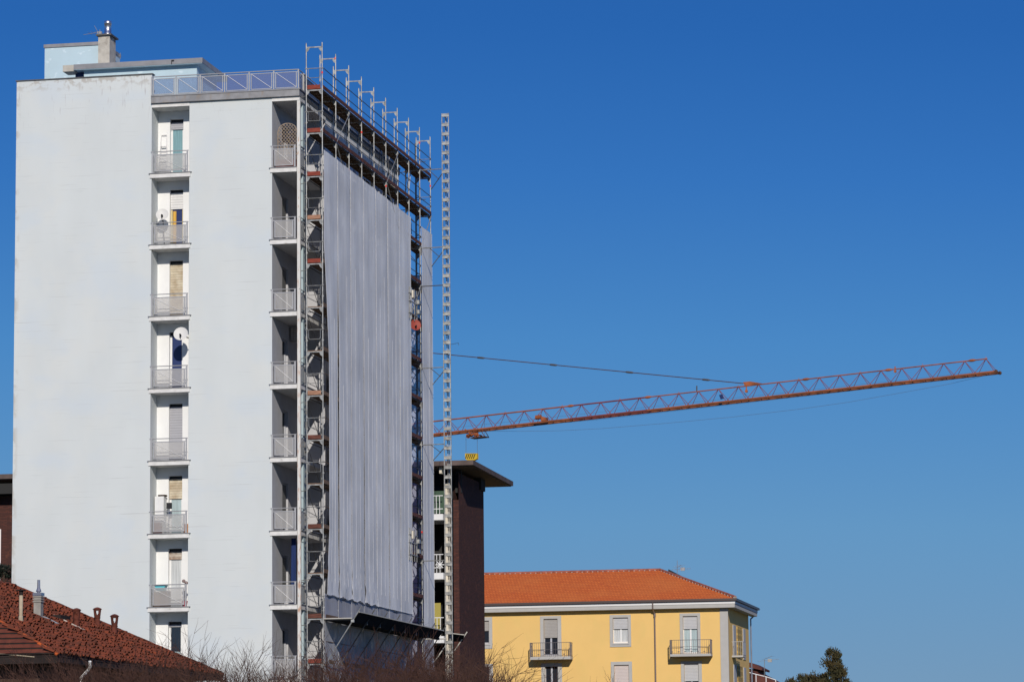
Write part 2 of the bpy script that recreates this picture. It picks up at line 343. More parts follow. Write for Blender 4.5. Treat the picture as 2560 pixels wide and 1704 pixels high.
# ------------------------------------------------------------------ ground
g = MB(); g.quad((-900,-500,0),(900,-500,0),(900,1500,0),(-900,1500,0)); tag(g.build('ground', M['ground']), kind='structure')

# ================================================================== apartment tower
XL, XR1, XR2, XB, XE = -14.6, -8.07, -6.27, -2.36, -1.1
ZS, FH = 30.343, 3.3023
slabs = [ZS-FH*k for k in range(9)]
T = thing('apartment_tower', (XL, 0, 0), 'tall white apartment tower with a column of recessed balconies and a scaffolded side', 'apartment block')
wl = MB()
wl.wall('Y', 0, XL, XR1, 0, 34.98)
wl.box(XL+.002, XR1-.002, .3, .302, 33.9, 34.98)                     # inner side of the parapet
wl.quad((XR1,0,33.93),(XR1,.3,33.93),(XR1,.3,34.98),(XR1,0,34.98))
wl.wall('Y', 0, XR2, XB, 0, 33.6)
wl.quad((XR1,0,0),(XR1,1.0,0),(XR1,1.0,33.5),(XR1,0,33.5)); wl.quad((XR2,0,0),(XR2,0,33.5),(XR2,1.0,33.5),(XR2,1.0,0))
wl.quad((XL,0,0),(XL,0,34.98),(XL,20,34.98),(XL,20,0)); wl.quad((XL,20,0),(XL,20,33.6),(XE,20,33.6),(XE,20,0))
wl.quad((XL,.3,33.9),(XE,.3,33.9),(XE,20,33.9),(XL,20,33.9))
wl.build('wall', M['wall'], T)
dw = [(-7.50, -6.86, z, z+2.70) for z in slabs if z > 3]
bk = MB(); bk.wall('Y', 1.0, XR1, XR2, 0, 33.5, dw, .22)
doors = [(1.75, 2.75, z+.02, z+2.35) for z in slabs if z > 3]
bk.build('recess_wall', M['inner'], T)
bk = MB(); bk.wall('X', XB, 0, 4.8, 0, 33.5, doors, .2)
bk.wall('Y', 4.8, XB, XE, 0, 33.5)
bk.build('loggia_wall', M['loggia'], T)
# right face behind the scaffold: windows and pale panels
hol = []
for z in slabs:
    if z < 3: continue
    for (a, b, zl, zh) in ((5.9,6.5,.02,2.6),(8.0,8.6,.02,2.6),(10.2,10.8,.02,2.6),(12.4,14.2,.9,2.5),(15.0,15.6,.02,2.6),(16.9,18.7,.9,2.5)): hol.append((a, b, z+zl, z+zh))
rf = MB(); rf.wall('X', XE, 4.8, 20, 0, 33.6, hol, .18)
rf.build('side_wall', M['panel_pale'], T)
for i, (a, b, c, d) in enumerate(hol):
    if c < 24 and a < 16: continue
    gl = MB(); gl.box(XE-.20, XE-.17, a, b, c, d); o = gl.build('side_window', M['glass_blue'], T)
    if b-a > 1:
        fr = MB()
        for yy in (a+.03, (a+b)/2, b-.03): fr.box(XE-.17, XE-.12, yy-.035, yy+.035, c+.06, d-.06)
        fr.box(XE-.17, XE-.12, a, b, c, c+.06); fr.box(XE-.17, XE-.12, a, b, d-.06, d); fr.build('frame', M['frame_white'], o)
        sh = MB(); sh.box(XE-.11, XE-.08, a+.01, b-.01, d-.7, d-.005); sh.build('shutter', M['shut_white'], o)
M['parapet_dark'] = mat('dark_parapet_glass', (.06,.075,.10), .35, noise=.2, scale=2)
for z in slabs:
    if z < 3: continue
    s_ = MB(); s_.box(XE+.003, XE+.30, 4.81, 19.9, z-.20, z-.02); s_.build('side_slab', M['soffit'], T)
    bp = MB()
    for q in range(7): bp.box(XE+.24, XE+.27, 4.9+q*2.15, 4.9+q*2.15+2.07, z+.06, z+.98)
    bp.build('side_parapet', M['parapet_dark'], T)
bp = MB()
for q in range(9): bp.box(XE-.02, XE+.01, 1.4+q*2.06, 1.4+q*2.06+1.98, 33.99, 34.72)
sr = bp.build('terrace_side_parapet', M['parapet_dark'], T)
bp = MB(); bp.tube((XE,1.3,34.82),(XE,19.95,34.82),.025,6)
for q in range(10): bp.box(XE-.03, XE+.03, 1.34+q*2.06-.02, 1.34+q*2.06+.03, 33.935, 34.82)
bp.build('rail', M['rail'], sr)
# slabs
for i, z in enumerate(slabs):
    if z < 3: continue
    s = MB(); s.box(XR1-.07, XR2+.06, -.05, -.001, z-.21, z-.02); s.box(XR1+.002, XR2-.002, .002, .998, z-.21, z-.02)
    s.build('balcony_slab', M['slab'], T)
    s = MB(); s.box(XR1-.11, XR2+.12, -.09, -.003, z-.02, z+.012); s.box(XR1+.002, XR2-.002, -.001, .998, z-.018, z+.012); s.build('slab_edging', M['coping'], T)
    s = MB(); s.box(XB-.08, XE-.1, -.05, -.001, z-.22, z-.02); s.box(XB+.002, XE+.04, .142, 4.798, z-.22, z-.02); s.box(XB+.002, XE-.1, .001, .141, z-.22, z-.02)
    s.build('balcony_slab', M['slab'], T)
    s = MB(); s.box(XB-.12, XE-.1, -.09, -.003, z-.02, z+.012); s.box(XB+.002, XE+.07, .143, 4.798, z-.018, z+.012); s.build('slab_edging', M['coping'], T)
# ceiling of the top openings + terrace fascia
for (a, b, c) in ((XR1+.002, XR2-.002, .998), (XB+.002, XE+.04, 4.79)): s = MB(); s.box(a, b, -.02, c, 33.42, 33.6); s.build('top_beam', M['slab'], T)
s = MB(); s.box(XR1+.003, XE+.06, -.14, .6, 33.603, 33.93); s.box(XR1+.003, XE-.302, .602, 19.99, 33.64, 33.89); s.build('terrace_fascia', M['fascia'], T); s = MB(); s.box(XE-.3, XE+.06, .602, 20, 33.603, 33.93); s.build('side_fascia_shaded', M['steel_dark'], T)  # side run of the fascia coloured dark, shade put into the colour
s = MB(); s.box(XR1+.003, XE+.10, -.17, -.12, 33.90, 33.96); s.box(XE+.04, XE+.10, -.12, 20, 33.90, 33.96); s.build('fascia_drip', M['coping'], T)
s = MB(); s.box(XL-.04, XR1+.05, -.05, .34, 34.983, 35.03); s.build('parapet_coping', M['steel_dark'], T)
# corner column, fin
s = MB(); s.box(-1.185, -1.045, 0, .14, 0, 33.42); s.build('corner_column', M['column'], T)
s = MB(); s.box(XE-.12, XE, .72, 1.32, 0, 33.42); s.build('side_fin', M['blue_fin'], T)
s = MB(); s.box(XE-.12, XE+.05, .72, 1.25, 33.96, 34.75); s.box(XE-.15, XE+.08, .69, 1.28, 34.753, 34.80); s.build('terrace_post', M['beige'], T)
# balcony railings
def railing(x0, x1, z, side=False):
    r = MB(); zt = z+1.0
    r.tube((x0-.04, -.03, zt), (x1+.02, -.03, zt), .022, 6)
    for x in (x0+.04, x1-.04): r.box(x-.035, x+.035, -.05, -.01, z+.013, zt)
    r.box(x0+.14, x0+.19, -.05, -.01, z+.08, z+.82); r.box(x1-.16, x1-.11, -.05, -.01, z+.08, z+.82)
    r.box(x0+.191, x1-.161, -.045, -.015, z+.08, z+.115); r.box(x0+.076, x1-.076, -.045, -.012, z+.83, z+.87)
    if side:
        r.tube((XE+.02, -.03, zt), (XE+.02, 1.0, zt), .022, 6)
        for y in (.22, .95): r.box(XE, XE+.04, y-.03, y+.03, z+.013, zt)
        r.box(XE+.005, XE+.035, .25, .92, z+.10, z+.135); r.box(XE+.005, XE+.035, .25, .92, z+.83, z+.87)
    o = r.build('balcony_railing', M['rail'], T)
    p = MB(); p.box(x0+.192, x1-.162, -.034, -.026, z+.116, z+.828); p.build('frosted_panel', M['frost'], o)
    if side:
        p = MB(); p.box(XE+.014, XE+.024, .252, .918, z+.137, z+.828); p.build('frosted_panel', M['frost'], o)
    b = MB(); b.tube((x0+.19, -.05, z+.80), (x1-.16, -.05, z+.12), .009, 5); b.build('brace', M['brace'], o)
for z in slabs:
    if z < 3: continue
    railing(XR1+.02, XR2-.05, z); railing(XB-.02, XE-.14, z, True)
# terrace railing
r = MB(); z = 33.96; n = 6; x0, x1 = XR1+.03, XE+.02; st = (x1-x0)/n
r.tube((x0-.02, -.13, z+.86), (x1, -.13, z+.86), .026, 6); r.tube((x1, -.13, z+.86), (x1, .7, z+.86), .026, 6)
for i in range(n+1):
    xx = x0+st*i
    r.box(xx-.03, xx+.03, -.15, -.11, z+.0, z+.85)
    if i > 0: r.box(xx-.11, xx-.07, -.15, -.11, z+.03, z+.74)
    if i < n: r.box(xx+.07, xx+.11, -.15, -.11, z+.03, z+.74)
    if i < n:
        r.box(xx+.112, xx+st-.112, -.145, -.115, z+.02, z+.055); r.box(xx+.03, xx+st-.03, -.146, -.114, z+.742, z+.775)
for y in (.0, .62): r.box(x1-.03, x1+.01, y-.03, y+.03, z, z+.84)
tr = r.build('terrace_railing', M['rail'], T)
for i in range(n):
    xx = x0+st*i
    p = MB(); p.box(xx+.112, xx+st-.112, -.134, -.126, z+.057, z+.74); p.build('frosted_panel', M['frost_dark'], tr)
    p = MB(); p.tube((xx+.11, -.155, z+.74), (xx+st-.11, -.155, z+.06), .012, 5); p.build('brace', M['brace'], tr)
p = MB(); p.box(x1-.012, x1-.004, .032, .588, z+.06, z+.74); p.build('frosted_panel', M['frost_dark'], tr)
# penthouse volumes
pz = 33.9
s = MB(); s.box(-14.3, -11.49, 3.0, 5.8, pz, 37.22); s.build('stair_penthouse', M['pale_blue'], T)
s = MB(); s.box(-14.34, -11.45, 2.95, 5.85, 37.223, 37.38); s.build('penthouse_coping', M['coping'], T)
ra, rb_, rc = P(184,161,Y=1.0), P(506,145,Y=1.0), P(506,157.5,Y=1.0); zt2, zb2 = (ra.z+rb_.z)/2, (ra.z+rb_.z)/2-(rb_.z-rc.z); wr = P(492,175,Y=1.33).x; wl_ = P(210,180,Y=1.33).x; d0_ = P(184,180,Y=1.33).x
s = MB(); s.wall('Y', 1.33, wl_, wr, pz, zb2); s.quad((wr,1.33,pz),(wr,4.6,pz),(wr,4.6,zb2),(wr,1.33,zb2)); s.quad((wl_,1.33,pz),(wl_,1.33,zb2),(wl_,4.6,zb2),(wl_,4.6,pz)); s.build('penthouse_wall', M['pale_blue'], T)
s = MB(); s.box(ra.x, rb_.x, 1.0, 5.2, zb2+.003, zt2); s.build('penthouse_roof', M['coping'], T)
s = MB(); s.box(ra.x+.02, rb_.x-.02, 1.02, 5.18, zb2-.02, zb2); s.build('penthouse_soffit', M['pale_blue'], T)
c = P(157,164,Y=1.1); c2 = P(188,178,Y=1.1); s = MB(); s.box(c.x, ra.x-.003, 1.1, 1.9, c2.z, c.z); s.build('canopy_slab', M['concrete'], T)
s = MB(); s.box(d0_, wl_-.003, 1.6, 1.65, pz, zb2-.021); s.build('door_recess', M['navy'], T)
c = P(431,153,Y=.99); s = MB(); s.box(c.x-.05, c.x+.08, .965, .998, c.z-.01, c.z+.05); s.box(c.x-.05, c.x-.02, .965, .998, c.z-.13, c.z-.01); s.build('roof_drain', M['black'], T)
s = MB(); s.box(-11.56, -11.0, 2.7, 3.62, pz, 37.58); s.build('chimney_stack', M['concrete'], T)
s = MB(); s.box(-11.64, -10.9, 2.6, 3.75, 37.583, 37.66); s.build('chimney_cap', M['steel_dark'], T)
s = MB(); s.lathe((-11.22, 3.1, 37.66), [(.19,0),(.19,.12),(.165,.13),(.165,.55),(.18,.56),(.17,.70),(.15,.71)], 20); s.build('flue_pipe', M['chrome'], T, True)
for (x, y) in ((-4.2, 16.5), (-2.2, 19.3), (-1.9, 11.5)):
    s = MB(); s.box(x-.18, x+.18, y-.18, y+.18, 33.9, 34.75); s.box(x-.26, x+.26, y-.26, y+.26, 34.85, 34.9); s.box(x-.1, x+.1, y-.1, y+.1, 34.75, 34.85); s.build('roof_vent', M['beige'], T)
# windows of the recessed balcony column
def door_unit(k, shut, frac, cur, dark=False):
    x0, x1, z0, z1 = dw[k]; y = 1.0
    f = MB(); f.box(x0+.002, x1-.002, y+.17, y+.21, z0, z0+.07)
    f.box(x0+.002, x0+.09, y+.17, y+.21, z0+.07, z1); f.box(x1-.09, x1-.002, y+.17, y+.21, z0+.07, z1)
    o = f.build('balcony_door', M['frame_white'], T)
    gl = MB(); gl.box(x0+.09, x1-.09, y+.19, y+.22, z0+.07, z1); gl.build('pane', M[cur] if cur else M['glass'], o)
    bx = MB(); bx.box(x0+.003, x1-.003, y+.16, y+.20, z1-.16, z1-.003); bx.build('shutter_box', M['black'], o)
    if frac > 0:
        s = MB(); s.box(x0+.01, x1-.01, y+.12, y+.15, z1-.14-(2.5*frac), z1-.14); s.build('shutter', M[shut], o)
    return o
door_unit(0, 'shut_grey', .13, 'cur_teal'); door_unit(1, 'shut_white', .30, 'navy'); door_unit(2, 'shut_cream', 1, None); door_unit(3, 'shut_grey', 0, 'navy')
door_unit(4, 'shut_grey', 1, None); door_unit(5, 'shut_cream', .36, 'cur_pale'); door_unit(6, 'shut_brown', .14, 'cur_white'); o = door_unit(7, 'shut_grey', .04, None); door_unit(8, 'shut_grey', .3, None)
x0, x1, z0, z1 = dw[1]
c = MB(); c.box(x0+.12, x0+.27, 1.14, 1.17, z0+.1, z1-.98); c.build('curtain', M['cur_yellow'], T); c = MB(); c.box(x0+.02, x0+.10, 1.13, 1.16, z0+.1, z1-.93); c.box(x1-.08, x1-.02, 1.13, 1.16, z0+.1, z1-.93); c.build('curtain', M['cur_cream'], T)
x0, x1, z0, z1 = dw[7]
c = MB(); c.box(x0+.1, x1-.1, 1.165, 1.185, z0+.07, z0+1.35); c.build('curtain', M['cur_pale'], T)
for i, (a, b, c0, d) in enumerate(doors):     # side doors of the corner loggia
    gl = MB(); gl.box(XB-.2, XB-.17, a, b, c0, d); o = gl.build('loggia_door', M['glass'], T)
    f = MB(); f.box(XB-.165, XB-.10, a, a+.07, c0, d-.08); f.box(XB-.165, XB-.10, b-.07, b, c0, d-.08); f.box(XB-.165, XB-.10, a, b, d-.079, d); f.build('frame', M['frame_grey'], o)
    if i in (1, 5, 6, 2):
        s = MB(); s.box(XB-.09, XB-.07, a+.075, b-.075, c0+.35, d-.08); s.build('shutter', M['shut_dark'], o)
# ------------------------------------------------------------------ things on the balconies
def dish(name, c, r, m, face, arm_to, label):
    t = thing(name, c, label, 'satellite dish')
    c = Vector(c); ax = Vector(face).normalized(); d = MB(); prof = []
    for i in range(7):
        q = i/6; prof.append((max(.001, r*q), .14*r*q*q*1.6))
    prof2 = prof+[(r*1.0, .14*r*1.6+.02)]+[(max(.001, r*q), .14*r*q*q*1.6-.02) for q in ()]
    d.lathe(c, prof2[:-1], 28, ax); d.f = d.f[:-1]
    d.build('reflector', m, t, True)
    a = MB(); f = c+ax*r*.95+Vector((0,0,-r*.35)); a.path([c+Vector((0,0,-r))+ax*.05, f], .02, 6); a.lathe(f-ax*.06, [(.035,0),(.05,.04),(.05,.12)], 10, -ax+Vector((0,0,.01))); a.build('feed_arm', M['black'], t)
    b = MB(); b.path([c, c-ax*.12, Vector(arm_to)], .025, 6); b.build('mount_arm', M['steel_dark'], t)
dish('satellite_dish', (-7.62, .25, 28.45), .29, M['dish'], (.15,-1,.35), (-7.62, .6, 27.06), 'off-white satellite dish standing on the second balcony from the top of the recessed column')
dish('satellite_dish', (-6.60, -.12, 22.85), .33, M['dish'], (.1,-1,.35), (-6.28, .2, 22.70), 'white satellite dish on a wall arm above the fourth recessed balcony')
c0 = P(1038, 813, X=.12)
dish('satellite_dish', tuple(c0), .29, M['dish_red'], (.55,-1,.3), (0, 20, c0.z-.1), 'brick red satellite dish in the gap between the scaffold nets')
# step ladder (k=0)
z = slabs[0]+.013; t = thing('step_ladder', (-7.75, .75, z), 'white folding step ladder leaning on the wall of the top recessed balcony', 'step ladder')
a = MB()
for s_ in (-1, 1):
    a.tube((-7.76+s_*.19, .62, z), (-7.76+s_*.13, .93, z+1.95), .018, 6); a.tube((-7.76+s_*.20, .92, z), (-7.76+s_*.13, .95, z+1.5), .014, 6)
a.tube((-7.89, .93, z+1.95), (-7.63, .93, z+1.95), .02, 6); a.build('frame', M['alu'], t)
for i in range(5):
    q = .12+.17*i; s = MB(); s.box(-7.76-.18+.05*q, -7.76+.18-.05*q, .55+.31*q, .67+.31*q, z+1.95*q*.9-.012, z+1.95*q*.9+.012); s.build('step', M['alu'], t)
# trellis + planter (loggia k=0)
z = slabs[0]+.013; X0, X1 = -2.2, -1.30; Yt = .42
t = thing('garden_trellis', (-1.75, Yt, z), 'arched wooden lattice trellis on the top corner loggia', 'trellis'); a = MB(); ht = 1.72; cx = (X0+X1)/2; rx = (X1-X0)/2
def arch(x): return z+ht+.38*math.sqrt(max(0, 1-((x-cx)/rx)**2))
pts = [Vector((X0+(X1-X0)*i/14, Yt, arch(X0+(X1-X0)*i/14))) for i in range(15)]
a.path([Vector((X0,Yt,z))]+pts+[Vector((X1,Yt,z))], .022, 5); a.build('frame', M['trellis'], t)
l = MB()
for sg in (-1, 1):
    for i in range(-20, 34):
        c = i*.17; seg = []
        for j in range(121):
            x = X0+(X1-X0)*j/120; zz = z+c+sg*(x-X0)*1.15+(0 if sg > 0 else 1.0)
            if z+.05 < zz < arch(x): seg.append(Vector((x, Yt+.012*sg, zz)))
        if len(seg) > 2: l.tube(seg[0], seg[-1], .014, 4)
l.build('lattice', M['trellis'], t)
s = MB(); s.box(X0-.02, X1+.02, .12, .36, z, z+.34); s.box(X0-.04, X1+.04, .10, .38, z+.341, z+.37); top(s, 'planter_box', M['planter'], (cx,.24,z), 'brick red planter box in front of the lattice trellis', 'planter')
t = thing('climbing_plant', (-1.6, .5, z+.3), 'dry climbing plant behind the lattice trellis', 'plant'); s = MB()
for i in range(160):
    p = Vector((random.uniform(-1.85,-1.3), random.uniform(.46,.62), z+random.uniform(.35,1.9))); q = Vector((random.gauss(0,1),random.gauss(0,1),random.gauss(0,1))).normalized()*.045; e = q.orthogonal().normalized()*.03
    s.quad(p-q, p+e, p+q, p-e)
s.build('leaves', mat('climber_leaf', (.12,.085,.02), .9, noise=.5), t); s = MB(); s.path([(-1.6,.5,z+.3),(-1.55,.52,z+1.0),(-1.45,.52,z+1.8)], .012); s.build('stem', M['bark'], t)
# AC unit (loggia k=3)
z = slabs[3]; t = thing('air_conditioner', (-1.9, 3.1, z+1.7), 'grey air conditioning unit with a grille hung in the corner loggia', 'air conditioner')
a1, a2 = P(726,818,Y=3.0), P(742,852,Y=3.0)
s = MB(); s.box(a1.x, a2.x, 3.0, 3.35, a2.z, a1.z); s.build('casing', M['cement'], t); s = MB(); w4 = a2.x-a1.x; h4 = a1.z-a2.z
for i in range(7): s.tube((a1.x+.03, 2.98, a2.z+.05+i*(h4-.1)/6), (a1.x+w4*.85, 2.98, a2.z+.05+i*(h4-.1)/6), .008, 4)
for i in range(4): s.tube((a1.x+.04+i*w4*.25, 2.975, a2.z+.04), (a1.x+.04+i*w4*.25, 2.975, a1.z-.04), .008, 4)
s.build('grille', M['white'], t)
# blue curtain k=6 loggia
z = slabs[6]; s = MB()
for i in range(9): s.tube((-1.68+.025*i, .75+.03*(i % 2), z+.03), (-1.64+.02*i, .75+.03*(i % 2), z+3.0), .03, 6)
top(s, 'hanging_curtain', M['cur_blue'], (-1.5,.75,z), 'dark blue curtain hanging in the corner loggia next to the last but one', 'curtain')
# cabinet etc k=5
z = slabs[5]+.013; t = thing('utility_cabinet', (-7.75,.7,z), 'tall white plastic cabinet on the sixth recessed balcony', 'cabinet')
s = MB(); s.box(-7.98,-7.56,.45,.9,z,z+1.72); s.build('body', M['plastic_w'], t); s = MB(); s.box(-7.96,-7.78,.43,.448,z+.05,z+1.68); s.box(-7.76,-7.58,.43,.448,z+.05,z+1.68); s.build('door', M['plastic_w'], t)
s = MB(); s.box(-7.85,-7.5,.5,.8,z+1.73,z+1.80); top(s, 'dark_tray', M['bark'], (-7.7,.6,z+1.73), 'dark flat tray lying on the white cabinet', 'tray')
t = thing('broom', (-7.3,.3,z), 'broom with a dark head leaning beside the white cabinet', 'broom'); s = MB(); s.tube((-7.32,.3,z+.2),(-7.28,.5,z+1.3),.014); s.build('stick', M['navy'], t); s = MB(); s.box(-7.42,-7.2,.42,.56,z+1.15,z+1.42); s.build('head', M['black'], t)
s = MB(); s.box(-7.95,-7.6,.08,.35,z,z+.5); top(s, 'storage_crate', M['planter'], (-7.8,.2,z), 'reddish crate behind the frosted panel below the white cabinet', 'crate')
s = MB(); s.box(-6.55,-6.33,.2,.5,z,z+.42); top(s, 'terracotta_pot', mat('pot_orange',(.40,.20,.10),.8), (-6.45,.35,z), 'orange brown pot in the right corner of the balcony with the white cabinet', 'pot')
# k=6: tray, boxes, dried flowers
z = slabs[6]+.013
s = MB(); s.box(-7.95,-7.62,.1,.5,z,z+.68); top(s, 'cardboard_box', M['box_brown'], (-7.8,.3,z), 'light brown box at the left end of the balcony with the cyan tray', 'box')
s = MB(); s.box(-7.60,-7.22,.1,.5,z,z+.72); top(s, 'cardboard_box', mat('box_dark',(.26,.17,.12),.9,noise=.2), (-7.4,.3,z), 'darker brown box below the cyan tray', 'box')
s = MB(); s.box(-7.80,-7.40,.08,.4,z+.725,z+.84); s.prism([(-7.86,.04,z+.985),(-7.32,.04,z+.985),(-7.40,.04,z+.845),(-7.80,.04,z+.845)],(0,.36,0)); top(s, 'plastic_tray', M['cyan'], (-7.6,.2,z+.73), 'cyan plastic tray on the boxes of the seventh recessed balcony', 'tray')
t = thing('dried_hydrangea', (-6.45,.15,z), 'potted plant with round dried flower heads on a recessed balcony', 'plant')
s = MB(); s.lathe((-6.47,.15,z),[(.10,0),(.14,.25)],12); s.build('pot', M['redp'], t); s = MB(); s.path([(-6.47,.15,z+.2),(-6.44,.1,z+.8),(-6.46,.1,z+1.1)],.008,4); s.path([(-6.47,.15,z+.2),(-6.40,.1,z+.7),(-6.36,.06,z+1.0)],.008,4); s.build('stem', M['bark'], t)
for (x,y_,zz) in ((-6.50,.1,z+1.14),(-6.37,.06,z+1.05)):
    s = MB()
    for i in range(70):
        d = Vector((random.gauss(0,1),random.gauss(0,1),random.gauss(0,1))).normalized()*.075; p = Vector((x,y_,zz))+d; e = d.orthogonal().normalized()*.03; h = d.cross(e).normalized()*.03
        s.quad(p-e,p-h,p+e,p+h)
    s.build('flower_head', M['dried'], t)

# ================================================================== scaffold
W_, BAY = .746, 2.5
ZD = [33.87-2*k for k in range(17)]      # deck levels
SC = thing('scaffold', (0, 0, 0), 'tall tubular steel scaffold with red toe boards along the right side of the white tower', 'scaffold')
def frame_mb(mb, y, z):
    r = .026
    mb.tube((0,y,z-1.995),(0,y,z+.005),r,8); mb.tube((-W_,y,z-1.995),(-W_,y,z+.005),r,8)
    mb.box(-W_+.026,-.026,y-.022,y+.022,z-.055,z-.005)
    for s_, x in ((1,-W_+.026),(-1,-.026)):
        mb.prism([(x,y-.008,z-.056),(x+s_*.13,y-.008,z-.056),(x+s_*.12,y-.008,z-.11),(x+s_*.06,y-.008,z-.20),(x,y-.008,z-.24)],(0,.016,0))
    for x in (0,-W_):
        for zz in (z-1.0, z-1.5): mb.box(x-.045,x+.045,y+.028,y+.075,zz-.03,zz+.03)
        mb.tube((x,y,z-.02),(x,y,z+.12),.031,8)
fm = MB(); frame_mb(fm, 0, 0); f0 = fm.build('frame', M['galv'], SC); f0.location = (0,0,35.87)
first = True; rest = MB()
for i in range(10):
    for k in range(-1, 17):
        zz = 33.87-2*k
        if zz < 1.9: continue
        vis = i == 0 or i >= 7 or k <= 2
        if i == 0 and k == -1: continue
        if vis:
            o = f0.copy(); S.collection.objects.link(o); o.parent = SC; o.location = (0, i*BAY, zz)
        else: frame_mb(rest, i*BAY, zz)
    if i not in ():
        pass
o = rest.build('frame_row', M['galv'], SC); o['kind'] = 'stuff'
tp = MB()
for i in range(10):
    for x in (0,-W_): tp.tube((x,i*BAY,35.87),(x,i*BAY,36.05),.024,8)
tp.build('standard_tops', M['galv'], SC)
def bay_parts(i, k, end=False):
    z = ZD[k]; y0, y1 = i*BAY, (i+1)*BAY
    d = MB(); d.box(-W_+.04,-.385,y0+.03,y1-.03,z+.002,z+.045); d.box(-.36,-.035,y0+.03,y1-.03,z+.002,z+.045)
    for x in (-W_+.05,-.39,-.36,-.045): d.box(x,x+.012,y0+.05,y1-.05,z-.05,z+.001)
    for j in range(1,4): d.box(-W_+.06,-.05,y0+BAY*j/4-.02,y0+BAY*j/4+.02,z-.045,z)
    d.build('deck', M['plank'], SC)
    t_ = MB(); t_.box(.028,.052,y0+.02,y1-.02,z+.03,z+.20); t_.build('toe_board', M['toe_brown'], SC)
    g_ = MB()
    for h in (1.0,.5): g_.tube((.03,y0,z+h),(.03,y1,z+h),.018,6)
    if k == 0: g_.tube((-W_+.03,y0,z+.5),(-W_+.03,y1,z+.5),.018,6)
    g_.build('guard_rail', M['steel_dark'], SC)
hid = MB()
for k in range(16):
    for i in range(9):
        if k <= 1 or (k == 2 and i < 9) or i in (7, 8): bay_parts(i, k) if (k <= 1 or i in (7,)) or (k < 3 and i == 8) or k == 2 else None
        else:
            z = ZD[k]; hid.box(-W_+.04,-.035,i*BAY+.03,(i+1)*BAY-.03,z+.002,z+.045); hid.tube((.03,i*BAY,z+1),(.03,(i+1)*BAY,z+1),.018,5); hid.box(.028,.045,i*BAY+.02,(i+1)*BAY-.02,z+.03,z+.20)
    if k > 2: 
        z = ZD[k]; hid.box(-W_+.04,-.035,8*BAY+.03,9*BAY-.03,z+.002,z+.045)
o = hid.build('netted_deck', M['plank'], SC); o['kind'] = 'stuff'
for k in range(16):
    z = ZD[k]
    g_ = MB(); g_.tube((-W_-.05,-.035,z+.98),(.05,-.035,z+.98),.019,6)
    a, b, c, d = (-W_+.10,-.035,z+.96),(-W_+.10,-.035,z+.58),(-.10,-.035,z+.58),(-.10,-.035,z+.96)
    if k % 2: g_.path([a,(a[0],a[1],z+.55),(d[0],d[1],z+.55),d],.012)
    else: g_.path([a,(a[0],a[1],z+.60),(a[0]+.05,a[1],z+.54),(d[0]-.05,d[1],z+.54),(d[0],d[1],z+.60),d],.015)
    g_.build('end_guard', M['galv'], SC)
    if k not in (5, 6, 9, 11):
        t_ = MB(); t_.box(-W_+.05,-.09,-.032,-.008,z+.03,z+.215); t_.build('end_toe_board', M['toe_red' if k < 3 or k in (9,13) else ('toe_pale' if k % 2 else 'toe_brown')] if k not in (4,) else M['toe_red'], SC)
# braces, couplers, brackets to the wall
for (ya, za, yb, zb) in ((5,ZD[0]-.1,2.5,ZD[1]+.05),(2.5,ZD[1]-.1,5,ZD[2]),(15,ZD[0]-.1,12.5,ZD[1]),(12.5,ZD[1]-.1,15,ZD[2]),(20,ZD[3],17.5,ZD[4]),(22.5,ZD[1],20,ZD[2])):
    b = MB(); b.tube((.05,ya,za),(.05,yb,zb),.022,6); b.build('diagonal_brace', M['galv'], SC)
b = MB()
for k in range(1,16): b.tube((-W_,.05,ZD[k]+1.75),(-W_+.02,2.5,ZD[k]+.1),.014,5); b.tube((-W_,0,ZD[k]-.08),(-W_,2.5,ZD[k]-.08),.02,5)
b.build('ledger', M['steel_dark'], SC)
b = MB()
for k in range(0,16,1):
    for i in (0,): b.tube((-W_,i*BAY+.06,ZD[k]-.25),(XE,i*BAY+.3,ZD[k]-.28),.018,5)
b.build('wall_tie', M['galv'], SC)
b = MB()
for (i, x, z) in ((0,0,34.6),(1,-.02,35.8),(2,0,31.0),(3,0,33.3),(8,0,35.2),(5,0,31.6),(9,0,33.4),(9,0,28.6),(8,0,15.2)): b.tube((x,i*BAY,z),(x,i*BAY,z+.09),.04,8)
b.build('coupler_red', M['red_mark'], SC)
# clutter of couplers on the inner standards near the corner
b = MB()
for i in range(60):
    z = random.uniform(3,33.5); b.box(-W_-.07,-W_-.02,-.05,.03,z,z+random.uniform(.05,.14))
b.build('coupler', M['steel_dark'], SC)
rt_ = random.Random(21)
for i in range(12):
    y = rt_.uniform(11,21); z = rt_.choice((ZD[1],ZD[2],ZD[1]))+.05; b = MB(); x = rt_.uniform(-.65,-.2); b.tube((x,y,z),(x+rt_.uniform(-.1,.1),y+rt_.uniform(-1.2,1.2),z+rt_.uniform(1.0,1.8)),.022,5)
    b.build('loose_tube', M['galv' if i % 3 else 'steel_dark'], SC)
for (y, k, m_) in ((13.0,2,'cream'),(15.6,1,'cement'),(16.4,2,'white'),(18.6,2,'cement')):
    b = MB(); b.box(-.66,-.3,y,y+.5,ZD[k]+.05,ZD[k]+.42); b.box(-.62,-.36,y+.55,y+.9,ZD[k]+.05,ZD[k]+.25); b.build('bracket_crate', M[m_], SC)
